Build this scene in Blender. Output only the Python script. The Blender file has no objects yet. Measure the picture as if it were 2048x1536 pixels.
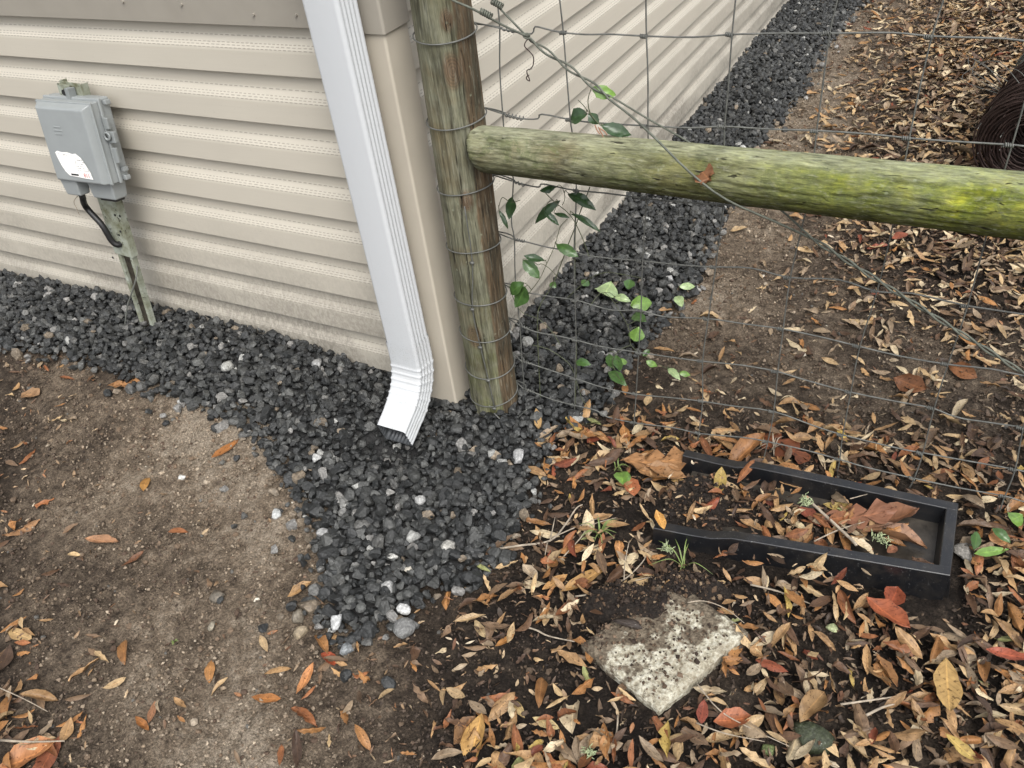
import bpy, math
import numpy as np
from mathutils import Matrix, Vector

S = bpy.context.scene
COL = S.collection
rng = np.random.default_rng(7)
R = math.radians

# ------------------------------------------------------------------ camera
CC = np.array([1.07247627, -1.39445264, 1.42606905])
CR = np.array([0.88177267, 0.45898080, -0.10869031])
CU = np.array([-0.21102981, 0.58997790, 0.77935384])
CF = np.array([-0.42183335, 0.66427607, -0.61708502])
FPX = 1675.795
cam_data = bpy.data.cameras.new('camera')
cam = bpy.data.objects.new('camera', cam_data)
COL.objects.link(cam)
cam_data.sensor_width = 36.0
cam_data.lens = 36.0 * FPX / 2048.0
cam_data.clip_start = 0.02
cam_data.clip_end = 400.0
M = Matrix(((CR[0], CU[0], -CF[0], CC[0]), (CR[1], CU[1], -CF[1], CC[1]), (CR[2], CU[2], -CF[2], CC[2]), (0, 0, 0, 1)))
cam.matrix_world = M
S.camera = cam

# ------------------------------------------------------------------ world, sun, exposure
SUN_EL, SUN_AZ = R(55), R(134)      # azimuth from +Y clockwise
world = bpy.data.worlds.new('World'); S.world = world; world.use_nodes = True
wn = world.node_tree; wn.nodes.clear()
wo = wn.nodes.new('ShaderNodeOutputWorld'); wb = wn.nodes.new('ShaderNodeBackground')
sk = wn.nodes.new('ShaderNodeTexSky'); sk.sky_type = 'NISHITA'; sk.sun_disc = False
sk.sun_elevation = SUN_EL; sk.sun_rotation = SUN_AZ; sk.air_density = 1.0; sk.dust_density = 4.0; sk.ozone_density = 1.0
hs = wn.nodes.new('ShaderNodeHueSaturation'); hs.inputs['Saturation'].default_value = 0.22
wn.links.new(sk.outputs[0], hs.inputs['Color']); wn.links.new(hs.outputs[0], wb.inputs['Color'])
wb.inputs['Strength'].default_value = 0.15
wn.links.new(wb.outputs[0], wo.inputs['Surface'])
sd = bpy.data.lights.new('sun', 'SUN'); sd.energy = 0.75; sd.angle = R(34); sd.color = (1.0, 0.96, 0.9)
sun = bpy.data.objects.new('sun', sd); COL.objects.link(sun)
sdir = Vector((math.sin(SUN_AZ) * math.cos(SUN_EL), math.cos(SUN_AZ) * math.cos(SUN_EL), math.sin(SUN_EL)))
sun.rotation_euler = sdir.to_track_quat('Z', 'Y').to_euler()
sun.location = (0, -3, 6)
vs = S.view_settings
vs.view_transform = 'Standard'; vs.look = 'None'; vs.exposure = 1.02; vs.gamma = 1.0
vs.use_curve_mapping = False

# ------------------------------------------------------------------ maths helpers
def project(P):
    P = np.atleast_2d(P) - CC
    z = P @ CF
    zz = np.where(np.abs(z) < 1e-4, 1e-4, z)
    return 1024 + FPX * (P @ CR) / zz, 768 - FPX * (P @ CU) / zz, z

def ray(px, py):
    return CF + CR * (px - 1024) / FPX - CU * (py - 768) / FPX

def at(px, py, n=(0, 0, 1), d=0.0):
    v = ray(px, py); n = np.array(n, float)
    return CC + v * ((d - CC @ n) / (v @ n))

def sstep(a, b, x):
    t = np.clip((x - a) / (b - a), 0, 1); return t * t * (3 - 2 * t)

_perm = np.random.default_rng(3).permutation(4096)
_val = np.random.default_rng(4).random(4096)
def vnoise(x, y, s=0):
    xi = np.floor(x).astype(np.int64); yi = np.floor(y).astype(np.int64)
    fx = x - xi; fy = y - yi
    fx = fx * fx * (3 - 2 * fx); fy = fy * fy * (3 - 2 * fy)
    def h(a, b): return _val[_perm[(a + 57 * b + 131 * s + _perm[b & 4095]) & 4095]]
    return (h(xi, yi) * (1 - fx) + h(xi + 1, yi) * fx) * (1 - fy) + (h(xi, yi + 1) * (1 - fx) + h(xi + 1, yi + 1) * fx) * fy
def fbm(x, y, f, o=3, s=0):
    r = 0; a = 1; t = 0
    for i in range(o):
        r = r + a * vnoise(x * f, y * f, s + i * 7); t += a; a *= .5; f *= 2.03
    return r / t - .5

# picture-measured tables of what lies where on the ground (rows every 128 px down, columns every 128 px across)
LEAFMAP = np.array([
    [0,0,0,0,0,0,0,0,0,0,0,0,0,1,3,8,9],
    [0,0,0,0,0,0,0,0,0,0,0,0,0,1,6,9,9],
    [0,0,0,0,0,0,0,0,0,0,0,0,1,2,7,9,8],
    [0,0,0,0,0,0,0,0,0,0,0,0,1,3,6,8,9],
    [0,0,0,0,0,0,0,0,0,0,0,.3,.6,3,6,7,8],
    [1,0,0,0,0,0,0,0,0,0,0,.7,.8,1.6,3,4,5],
    [2,1,.3,0,0,0,0,0,0,.6,1.2,1.2,1,1.3,1.8,2.2,2.5],
    [2.5,.6,.2,0,0,0,0,0,.3,6,6,7,4,5,5,6,6],
    [2,.5,.2,.1,0,0,0,0,.6,3,3,3,3,4,4,6,8],
    [1,.8,.2,.1,0,0,0,.6,7,7,5,4,5,7,8,9,9],
    [3.5,.7,.3,.1,.5,1.5,1.8,3,3,3,1,3,6,8,8,9,9],
    [5,1.5,.4,.3,.4,.8,1.2,2.5,3,4,5,6,8,9,9,9,9],
    [6,2,.5,.4,.2,.4,1,3,5,6,7,8,9,9,9,9,9]], float)
# 0 pale sandy dirt ... 1 dark wet humus
DARKMAP = np.array([
    [.3]*12+[.3,.2,.3,.7,.8],
    [.3]*12+[.3,.15,.6,.9,.9],
    [.3]*12+[.2,.1,.7,.9,.9],
    [.3]*11+[.25,.25,.5,.8,.9,.9],
    [.3]*11+[.3,.35,.55,.85,.95,.95],
    [.5]*10+[.42,.38,.42,.5,.6,.75,.8],
    [.6,.5,.4,.2,.2,.3,.3,.3,.4,.7,.7,.5,.5,.5,.45,.45,.5],
    [.6,.5,.35,.1,.15,.3,.3,.3,.6,.9,.9,.9,.8,.7,.7,.7,.8],
    [.6,.45,.3,.3,.1,.4,.5,.5,.9,1,1,1,.9,.9,.9,.9,.9],
    [.6,.5,.4,.4,.25,.3,.5,.7,.9,1,1,1,1,.9,.9,.9,.9],
    [.6,.45,.35,.3,.15,.4,.6,.9,.9,1,1,.9,.9,.9,.9,.9,.9],
    [.7,.5,.3,.35,.2,.4,.6,.8,.9,1,.9,.9,.9,.9,.9,.9,.9],
    [.7,.5,.4,.2,.15,.35,.6,.9,1,1,1,1,.9,.9,.9,.9,.9]], float)
def lookup(T, P):
    px, py, z = project(P)
    ok = z > .05
    u = np.clip(px / 128, 0, 15.999); v = np.clip(py / 128, 0, 11.999)
    u = np.where(ok, u, 8); v = np.where(ok, v, 11.99)
    i = u.astype(int); j = v.astype(int); fu = u - i; fv = v - j
    return (T[j, i] * (1 - fu) + T[j, i + 1] * fu) * (1 - fv) + (T[j + 1, i] * (1 - fu) + T[j + 1, i + 1] * fu) * fv

# ------------------------------------------------------------------ ground height
def hbase(x, y):
    w = np.interp(x, [-3, -1.9, -1.2, -.75, -.45, -.22, -.05], [.065, .068, .085, .085, .078, .045, .0])
    return w * (1 - sstep(.05, .75, -y)) * np.where(y < .3, 1, 0)
def height(x, y):
    x = np.asarray(x, float); y = np.asarray(y, float)
    return hbase(x, y) + .014 * fbm(x, y, 2.3, 3, 1) + .007 * fbm(x, y, 11, 3, 9)
def G(px, py, dz=0.0):
    P = at(px, py)
    for _ in range(5):
        P = at(px, py, (0, 0, 1), float(height(P[0], P[1])) + dz)
    return P

# ------------------------------------------------------------------ mesh helpers
def mesh_np(name, V, F, smooth=False, attrs=None):
    me = bpy.data.meshes.new(name)
    V = np.asarray(V, np.float32).reshape(-1, 3); F = np.asarray(F, np.int32)
    k = F.shape[1]
    me.vertices.add(len(V)); me.vertices.foreach_set('co', V.ravel())
    me.loops.add(F.size); me.loops.foreach_set('vertex_index', F.ravel())
    me.polygons.add(len(F))
    me.polygons.foreach_set('loop_start', np.arange(0, F.size, k, dtype=np.int32))
    me.polygons.foreach_set('loop_total', np.full(len(F), k, np.int32))
    me.update(calc_edges=True)
    me.polygons.foreach_set('use_smooth', np.full(len(F), smooth))
    for an, arr in (attrs or {}).items():
        arr = np.asarray(arr, np.float32)
        if arr.shape[1] == 4:
            a = me.attributes.new(an, 'FLOAT_COLOR', 'POINT'); a.data.foreach_set('color', arr.ravel())
        else:
            a = me.attributes.new(an, 'FLOAT_VECTOR', 'POINT'); a.data.foreach_set('vector', arr.ravel())
    return me

def link(name, me, mt=None, parent=None, kind=None, label=None, cat=None, group=None):
    o = bpy.data.objects.new(name, me); COL.objects.link(o)
    if mt is not None and me is not None and len(me.materials) == 0: me.materials.append(mt)
    if parent is not None: o.parent = parent
    if kind: o['kind'] = kind
    if label: o['label'] = label
    if cat: o['category'] = cat
    if group: o['group'] = group
    return o

def thing(name, loc, label, cat, group=None):
    o = bpy.data.objects.new(name, None); COL.objects.link(o); o.location = loc
    o.empty_display_size = .05
    o['label'] = label; o['category'] = cat
    if group: o['group'] = group
    return o

class MB:
    """collects shapes, links them as one mesh object (world coordinates, made local to the parent)"""
    def __init__(s): s.v = []; s.f = []; s.n = 0; s.a = []
    def add(s, V, F, att=None):
        s.v += [tuple(map(float, q)) for q in V]; s.f += [tuple(int(i) + s.n for i in f) for f in F]; s.n += len(V)
        s.a += [tuple(q) for q in (att if att is not None else [(0, 0, 0)] * len(V))]
    def box(s, c, d, Rm=None):
        c = np.array(c, float); d = np.array(d, float) / 2
        V = np.array([[x, y, z] for x in (-1, 1) for y in (-1, 1) for z in (-1, 1)]) * d
        if Rm is not None: V = V @ np.array(Rm).T
        s.add(V + c, [(0, 1, 3, 2), (4, 6, 7, 5), (0, 4, 5, 1), (2, 3, 7, 6), (0, 2, 6, 4), (1, 5, 7, 3)])
    def tube(s, pts, r, seg=6, smooth=0, cap=True):
        P = np.array(pts, float)
        if smooth: P = crom(P, smooth)
        n = len(P); r = np.full(n, r) if np.isscalar(r) else np.interp(np.linspace(0, 1, n), np.linspace(0, 1, len(r)), r)
        T = np.gradient(P, axis=0); T /= np.linalg.norm(T, axis=1)[:, None] + 1e-12
        N = np.cross(T[0], [0, 0, 1.]);
        if np.linalg.norm(N) < 1e-3: N = np.cross(T[0], [1., 0, 0])
        N /= np.linalg.norm(N); V = []
        ang = np.arange(seg) * 2 * math.pi / seg
        for i in range(n):
            N = N - T[i] * (N @ T[i]); N /= np.linalg.norm(N) + 1e-12
            B = np.cross(T[i], N)
            V.append(P[i] + r[i] * (np.cos(ang)[:, None] * N + np.sin(ang)[:, None] * B))
        V = np.concatenate(V)
        F = [(i * seg + j, i * seg + (j + 1) % seg, (i + 1) * seg + (j + 1) % seg, (i + 1) * seg + j) for i in range(n - 1) for j in range(seg)]
        if cap: F += [tuple(range(seg))[::-1], tuple((n - 1) * seg + j for j in range(seg))]
        s.add(V, F)
    def loft(s, rings, closed=True, caps=True):
        rings = [np.array(q, float) for q in rings]; m = len(rings[0]); V = np.concatenate(rings)
        rg = range(m) if closed else range(m - 1)
        F = [(i * m + j, i * m + (j + 1) % m, (i + 1) * m + (j + 1) % m, (i + 1) * m + j) for i in range(len(rings) - 1) for j in rg]
        if caps: F += [tuple(range(m))[::-1], tuple((len(rings) - 1) * m + j for j in range(m))]
        s.add(V, F)
    def build(s, name, mt, parent=None, smooth=False, bevel=0, **kw):
        off = np.array(parent_world(parent))
        me = bpy.data.meshes.new(name)
        me.from_pydata([tuple(np.array(v) - off) for v in s.v], [], s.f); me.update()
        if smooth: me.polygons.foreach_set('use_smooth', np.full(len(me.polygons), True))
        a = me.attributes.new('tv', 'FLOAT_VECTOR', 'POINT'); a.data.foreach_set('vector', np.array(s.a, np.float32).ravel())
        o = link(name, me, mt, parent, **kw)
        if bevel:
            b = o.modifiers.new('bevel', 'BEVEL'); b.width = bevel; b.segments = 3; b.limit_method = 'ANGLE'; b.angle_limit = R(35)
            me.polygons.foreach_set('use_smooth', np.full(len(me.polygons), True))
            w = o.modifiers.new('wn', 'WEIGHTED_NORMAL'); w.keep_sharp = False
        return o

def parent_world(p):
    v = np.zeros(3)
    while p is not None:
        v = v + np.array(p.location); p = p.parent
    return v

def crom(P, k):
    P = np.asarray(P, float); n = len(P); out = []
    for i in range(n - 1):
        p0 = P[max(i - 1, 0)]; p1 = P[i]; p2 = P[i + 1]; p3 = P[min(i + 2, n - 1)]
        for t in np.linspace(0, 1, k, endpoint=False):
            out.append(.5 * ((2 * p1) + (p2 - p0) * t + (2 * p0 - 5 * p1 + 4 * p2 - p3) * t * t + (3 * p1 - p0 - 3 * p2 + p3) * t ** 3))
    out.append(P[-1]); return np.array(out)

def rotmats(yaw, pitch, roll):
    cy, sy, cp, sp, cr, sr = np.cos(yaw), np.sin(yaw), np.cos(pitch), np.sin(pitch), np.cos(roll), np.sin(roll)
    z = np.zeros_like(cy); o = np.ones_like(cy)
    A = np.stack([np.stack([cy, -sy, z], -1), np.stack([sy, cy, z], -1), np.stack([z, z, o], -1)], -2)
    B = np.stack([np.stack([cp, z, sp], -1), np.stack([z, o, z], -1), np.stack([-sp, z, cp], -1)], -2)
    Cc = np.stack([np.stack([o, z, z], -1), np.stack([z, cr, -sr], -1), np.stack([z, sr, cr], -1)], -2)
    return A @ B @ Cc

# ------------------------------------------------------------------ material helpers
class NT:
    def __init__(s, name):
        s.m = bpy.data.materials.new(name); s.m.use_nodes = True; s.t = s.m.node_tree; s.t.nodes.clear()
        s.out = s.new('ShaderNodeOutputMaterial'); s.b = s.new('ShaderNodeBsdfPrincipled'); s.l(s.b.outputs[0], s.out.inputs[0])
    def new(s, t, **k):
        n = s.t.nodes.new(t)
        for a, b in k.items(): setattr(n, a, b)
        return n
    def l(s, a, b): s.t.links.new(a, b)
    def put(s, v, sock):
        if hasattr(v, 'is_linked') or isinstance(v, bpy.types.NodeSocket): s.l(v, sock)
        else: sock.default_value = v
    def coord(s, kind='Object', scale=(1, 1, 1), rot=(0, 0, 0), loc=(0, 0, 0)):
        c = s.new('ShaderNodeTexCoord'); m = s.new('ShaderNodeMapping')
        m.inputs['Scale'].default_value = scale; m.inputs['Rotation'].default_value = rot; m.inputs['Location'].default_value = loc
        s.l(c.outputs[kind], m.inputs[0]); return m.outputs[0]
    def attr(s, name, o='Color'):
        a = s.new('ShaderNodeAttribute'); a.attribute_name = name; return a.outputs[o]
    def noise(s, vec, scale, detail=4, rough=.55, dist=0):
        n = s.new('ShaderNodeTexNoise'); s.l(vec, n.inputs['Vector']); n.inputs['Scale'].default_value = scale
        n.inputs['Detail'].default_value = detail; n.inputs['Roughness'].default_value = rough; n.inputs['Distortion'].default_value = dist
        return n.outputs['Fac']
    def voro(s, vec, scale, feature='F1', out='Distance'):
        n = s.new('ShaderNodeTexVoronoi', feature=feature); s.l(vec, n.inputs['Vector']); n.inputs['Scale'].default_value = scale
        return n.outputs[out]
    def ramp(s, fac, stops, interp='LINEAR'):
        n = s.new('ShaderNodeValToRGB'); s.l(fac, n.inputs[0]); cr = n.color_ramp; cr.interpolation = interp
        while len(cr.elements) < len(stops): cr.elements.new(.5)
        for e, (p, c) in zip(cr.elements, stops):
            e.position = p; e.color = (c, c, c, 1) if np.isscalar(c) else (*c, 1)
        return n.outputs[0]
    def mix(s, f, a, b, mode='MIX'):
        n = s.new('ShaderNodeMix', data_type='RGBA', blend_type=mode)
        s.put(f, n.inputs[0])
        for v, i in ((a, 6), (b, 7)):
            if isinstance(v, tuple): v = (*v, 1) if len(v) == 3 else v
            s.put(v, n.inputs[i])
        return n.outputs[2]
    def math(s, op, a, b=0.0, c=None):
        n = s.new('ShaderNodeMath', operation=op); s.put(a, n.inputs[0]); s.put(b, n.inputs[1])
        if c is not None: s.put(c, n.inputs[2])
        return n.outputs[0]
    def sep(s, v):
        n = s.new('ShaderNodeSeparateXYZ'); s.l(v, n.inputs[0]); return n.outputs
    def bump(s, h, dist=.002, strength=1.0):
        n = s.new('ShaderNodeBump'); s.l(h, n.inputs['Height']); n.inputs['Distance'].default_value = dist; n.inputs['Strength'].default_value = strength
        s.l(n.outputs[0], s.b.inputs['Normal']); return n
    def fin(s, color, rough=.6, spec=.5, metal=0):
        s.put((*color, 1) if isinstance(color, tuple) and len(color) == 3 else color, s.b.inputs['Base Color'])
        s.put(rough, s.b.inputs['Roughness']); s.put(spec, s.b.inputs['Specular IOR Level']); s.b.inputs['Metallic'].default_value = metal
        return s.m

def m_plain(name, c, rough=.6, spec=.5, metal=0, nz=.15, nscale=30, bump=.0006):
    t = NT(name); v = t.coord(); n = t.noise(v, nscale, 5)
    col = t.mix(t.ramp(n, [(.3, 0.0), (.7, 1.0)]), tuple(x * (1 - nz) for x in c), tuple(min(1, x * (1 + nz)) for x in c))
    if bump: t.bump(n, bump)
    return t.fin(col, rough, spec, metal)

# siding: attribute tv = (metres along wall, metres above the butt edge, metres above ground)
def m_siding(name, base, dirt):
    t = NT(name); a = t.sep(t.attr('tv', 'Vector')); u, v, z = a[0], a[1], a[2]
    comb = t.new('ShaderNodeCombineXYZ'); t.l(t.math('MULTIPLY', u, 1.0), comb.inputs[0]); t.l(v, comb.inputs[1]); t.l(z, comb.inputs[2])
    P = comb.outputs[0]
    mp = t.new('ShaderNodeMapping'); t.l(P, mp.inputs[0]); mp.inputs['Scale'].default_value = (6, 260, 260)
    grain = t.noise(mp.outputs[0], 1.0, 4, .6, .4)
    # rows of short embossed dashes
    dash = None
    for (vv, w, off, per) in ((.0800, .0011, 0, .017), (.0660, .0009, .4, .013), (.0610, .0009, .9, .015), (.0555, .0009, .2, .014)):
        row = t.math('LESS_THAN', t.math('ABSOLUTE', t.math('SUBTRACT', v, vv)), w)
        wob = t.noise(P, 3.0 + off, 1)
        fr = t.math('FRACT', t.math('ADD', t.math('DIVIDE', u, per), t.math('MULTIPLY', wob, 5.0)))
        k = t.math('MULTIPLY', row, t.math('LESS_THAN', fr, .62))
        dash = k if dash is None else t.math('MAXIMUM', dash, k)
    big = t.noise(P, 2.2, 4, .6)
    col = t.mix(t.ramp(big, [(.3, 0.), (.7, 1.)]), tuple(x * .95 for x in base), tuple(x * 1.04 for x in base))
    col = t.mix(t.math('MULTIPLY', t.ramp(grain, [(.4, 0.), (.75, 1.)]), .10), col, tuple(x * .72 for x in base))
    # splashed soil and grey mildew on the lowest courses
    mv = t.new('ShaderNodeMapping'); t.l(P, mv.inputs[0]); mv.inputs['Scale'].default_value = (70, 30, 30)
    spk = t.noise(mv.outputs[0], 1.6, 6, .7, .5)
    low = t.new('ShaderNodeMapRange'); t.l(z, low.inputs[0]); low.inputs[1].default_value = .05; low.inputs[2].default_value = .50; low.inputs[3].default_value = 1; low.inputs[4].default_value = 0
    lowp = t.math('POWER', low.outputs[0], 1.1)
    patch = t.ramp(t.noise(P, 2.6, 4, .6), [(.36, 0.25), (.58, 1.)])
    dm = t.math('MULTIPLY', t.math('MULTIPLY', lowp, patch), t.math('MULTIPLY_ADD', t.ramp(spk, [(.38, 0.), (.60, 1.)]), .62, .38))
    col = t.mix(t.math('MULTIPLY', dm, dirt), col, (.140, .125, .104))
    flecks = t.math('MULTIPLY', t.ramp(t.noise(P, 160, 2, .5), [(.70, 0.), (.74, 1.)]), t.math('MULTIPLY_ADD', lowp, .5, .12))
    col = t.mix(flecks, col, (.10, .075, .055))
    col = t.mix(t.math('MULTIPLY', dash, .62), col, tuple(x * .45 for x in base))
    h = t.math('SUBTRACT', t.math('MULTIPLY', grain, .25), dash)
    t.bump(h, .0008)
    return t.fin(col, .42, .4)

def m_ground():
    t = NT('soil'); v = t.coord('Object'); dk = t.attr('col')
    d = t.sep(dk)[0]
    n1 = t.noise(v, 5, 5, .6); n2 = t.noise(v, 38, 5, .65); n3 = t.noise(v, 210, 4, .7); n4 = t.noise(v, 900, 2, .6)
    f = t.math('ADD', d, t.math('MULTIPLY', t.math('SUBTRACT', n1, .5), .95))
    f = t.math('ADD', f, t.math('MULTIPLY', t.math('SUBTRACT', n2, .5), 1.15))
    col = t.ramp(f, [(.0, (.222, .184, .140)), (.28, (.132, .102, .073)), (.6, (.048, .036, .026)), (1., (.011, .008, .006))])
    g = t.ramp(n3, [(.30, .30), (.5, 1.), (.72, 1.9)])
    col = t.mix(1.0, col, g, 'MULTIPLY')
    pale = t.ramp(t.voro(v, 260, out='Distance'), [(.0, 1.), (.12, 0.)])
    pick = t.ramp(n2, [(.5, 0.), (.62, 1.)])
    col = t.mix(t.math('MULTIPLY', t.math('MULTIPLY', pale, pick), .3), col, (.42, .34, .25))
    h = t.math('ADD', t.math('ADD', t.math('MULTIPLY', n2, .8), t.math('MULTIPLY', n3, .55)), t.math('MULTIPLY', n4, .15))
    t.bump(h, .009, 1.0)
    return t.fin(col, t.ramp(n2, [(.3, .6), (.7, .95)]), .18)

def m_col(name, rough, spec, spots=0., speck=0., bump=.0006, scale=200, back=False, rib=False, con=.28):
    t = NT(name); v = t.coord('Object'); col = t.attr('col')
    n = t.noise(v, scale, 4, .6)
    g = t.ramp(n, [(.25, 1 - con), (.5, 1.), (.75, 1 + con * 1.4)]); c = t.mix(1., col, g, 'MULTIPLY')
    if rib:
        s = t.sep(t.attr('tv', 'Vector'))
        r = t.math('LESS_THAN', t.math('ABSOLUTE', t.math('SUBTRACT', s[1], .5)), .035)
        c = t.mix(t.math('MULTIPLY', r, .45), c, t.mix(1., c, (1.8, 1.7, 1.5), 'MULTIPLY'))
        vein = t.math('LESS_THAN', t.math('FRACT', t.math('ADD', t.math('MULTIPLY', s[0], 9.), t.math('MULTIPLY', t.math('ABSOLUTE', t.math('SUBTRACT', s[1], .5)), -3.))), .12)
        c = t.mix(t.math('MULTIPLY', vein, .18), c, t.mix(1., c, (.55, .5, .45), 'MULTIPLY'))
    if spots:
        sp = t.ramp(t.noise(v, 260, 2, .5), [(.62, 0.), (.68, 1.)])
        big = t.ramp(t.noise(v, 55, 2, .5), [(.52, 0.), (.70, 1.)])
        c = t.mix(t.math('MULTIPLY', sp, spots), c, t.mix(1., c, (.25, .2, .17), 'MULTIPLY'))
        c = t.mix(t.math('MULTIPLY', big, spots * .7), c, t.mix(1., c, (.5, .42, .36), 'MULTIPLY'))
    if speck:
        sp = t.ramp(t.noise(v, 330, 3, .7), [(.62, 0.), (.70, 1.)]); wh = t.ramp(t.noise(v, 26, 2, .5), [(.50, 0.), (.64, 1.)])
        c = t.mix(t.math('MULTIPLY', t.math('MULTIPLY', sp, wh), speck), c, (.42, .42, .40))
    if back:
        ge = t.new('ShaderNodeNewGeometry'); c = t.mix(t.math('MULTIPLY', ge.outputs['Backfacing'], .55), c, t.mix(1., c, (1.25, 1.25, 1.2), 'MULTIPLY'))
    t.bump(n, bump)
    return t.fin(c, rough, spec)

def m_wood(name, axis='z', algae=False):
    t = NT(name); rough_sc = (46, 46, 5.) if axis == 'z' else (15., 46, 46)
    v = t.coord('Object'); g = t.coord('Object', rough_sc); g2 = t.coord('Object', tuple(x * 3.5 for x in rough_sc))
    n1 = t.noise(g, 1.0, 6, .65, .6); n2 = t.noise(g2, 1.0, 5, .7, .3); big = t.noise(v, 7, 4, .6, .3)
    x, y, z = t.sep(v)[0], t.sep(v)[1], t.sep(v)[2]
    if axis == 'z':
        base = t.ramp(big, [(.30, (.075, .068, .040)), (.5, (.150, .148, .102)), (.7, (.115, .092, .052))])
        # exposed dark heartwood strip down one side
        side = t.attr('col'); sd_ = t.sep(side)[0]
        f = t.ramp(t.math('ADD', sd_, t.math('MULTIPLY', t.math('SUBTRACT', n1, .5), 1.7)), [(.36, 0.), (.66, 1.)])
        base = t.mix(t.math('MULTIPLY', f, .74), base, t.ramp(n1, [(.32, (.014, .008, .005)), (.66, (.095, .052, .026))]))
        kn = t.sep(side)[1]
        ring = t.ramp(t.math('FRACT', t.math('MULTIPLY', t.math('ADD', kn, t.math('MULTIPLY', n1, .18)), 7.)), [(.0, .5), (.5, 1.), (1., .55)])
        km = t.math('MULTIPLY', t.ramp(t.math('ADD', kn, t.math('MULTIPLY', t.math('SUBTRACT', n1, .5), .5)), [(.05, 0.), (.45, 1.)]), .75)
        base = t.mix(km, base, t.mix(1., (.13, .075, .045), ring, 'MULTIPLY'))
        # green film low on the post
        lowf = t.new('ShaderNodeMapRange'); t.l(z, lowf.inputs[0]); lowf.inputs[1].default_value = 0.; lowf.inputs[2].default_value = .45; lowf.inputs[3].default_value = 1; lowf.inputs[4].default_value = 0.1
        gm = t.math('MULTIPLY', t.math('MULTIPLY', lowf.outputs[0], t.ramp(t.noise(v, 16, 3, .6), [(.42, 0.), (.62, 1.)])), t.math('SUBTRACT', 1., f))
        base = t.mix(t.math('MULTIPLY', gm, .75), base, (.085, .090, .028))
        crk = t.sep(side)[2]
        base = t.mix(t.math('MULTIPLY', crk, .9), base, (.012, .009, .006))
    else:
        base = t.ramp(big, [(.30, (.100, .100, .055)), (.5, (.180, .180, .108)), (.7, (.130, .116, .064))])
        xr = t.new('ShaderNodeMapRange'); t.l(x, xr.inputs[0]); xr.inputs[1].default_value = .22; xr.inputs[2].default_value = .95; xr.inputs[3].default_value = .0; xr.inputs[4].default_value = 1.
        am = t.math('MULTIPLY', xr.outputs[0], t.ramp(t.noise(v, 9, 4, .65, .5), [(.30, .45), (.55, 1.)]))
        base = t.mix(t.math('MULTIPLY', am, .92), base, t.ramp(t.noise(v, 30, 4, .7), [(.3, (.038, .062, .004)), (.55, (.150, .175, .008)), (.75, (.290, .290, .015))]))
        dkp = t.ramp(t.noise(v, 17, 5, .75, .6), [(.52, 0.), (.60, 1.)])
        base = t.mix(t.math('MULTIPLY', dkp, .55), base, (.075, .090, .035))
        # highlight along the top of the log, painted into its colour
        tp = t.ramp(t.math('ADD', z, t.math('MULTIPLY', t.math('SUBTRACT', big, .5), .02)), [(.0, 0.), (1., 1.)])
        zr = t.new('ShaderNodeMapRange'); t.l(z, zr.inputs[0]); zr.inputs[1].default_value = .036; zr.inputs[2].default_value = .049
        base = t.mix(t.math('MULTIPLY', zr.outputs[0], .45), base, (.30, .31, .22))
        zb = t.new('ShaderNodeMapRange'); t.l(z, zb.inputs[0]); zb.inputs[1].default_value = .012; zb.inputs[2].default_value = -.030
        base = t.mix(t.math('MULTIPLY', zb.outputs[0], .72), base, (.036, .038, .011))  # shade on the underside of the log, painted into its colour
    gr = t.ramp(n1, [(.30, .30), (.48, .95), (.70, 1.35)]); base = t.mix(.9, base, gr, 'MULTIPLY')
    fib = t.ramp(n2, [(.52, 0.), (.66, 1.)]); base = t.mix(t.math('MULTIPLY', fib, .24), base, (.34, .34, .27))
    dk = t.ramp(n2, [(.24, 1.), (.36, 0.)]); base = t.mix(t.math('MULTIPLY', dk, .65), base, (.022, .017, .010))
    fs = (230, 230, 11) if axis == 'z' else (34, 230, 230)
    f1 = t.noise(t.coord('Object', fs), 1., 4, .7, .2); chk = t.noise(t.coord('Object', (120, 120, 9) if axis == 'z' else (22, 120, 120)), 1., 2, .5, .8)
    base = t.mix(.75, base, t.ramp(f1, [(.30, .45), (.5, 1.), (.68, 1.5)]), 'MULTIPLY')
    ck = t.ramp(chk, [(.27, 1.), (.315, 0.)]); base = t.mix(t.math('MULTIPLY', ck, .85), base, (.012, .010, .006))
    lich = t.math('MULTIPLY', t.ramp(t.voro(v, 55), [(.10, 1.), (.22, 0.)]), t.ramp(t.noise(v, 21, 3, .6), [(.56, 0.), (.62, 1.)])); base = t.mix(t.math('MULTIPLY', lich, .45), base, (.30, .33, .24))
    t.bump(t.math('SUBTRACT', t.math('ADD', t.math('ADD', t.math('MULTIPLY', n1, 1.), t.math('MULTIPLY', n2, .6)), t.math('MULTIPLY', f1, .35)), ck), .0035)
    return t.fin(base, .8, .2)

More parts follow.
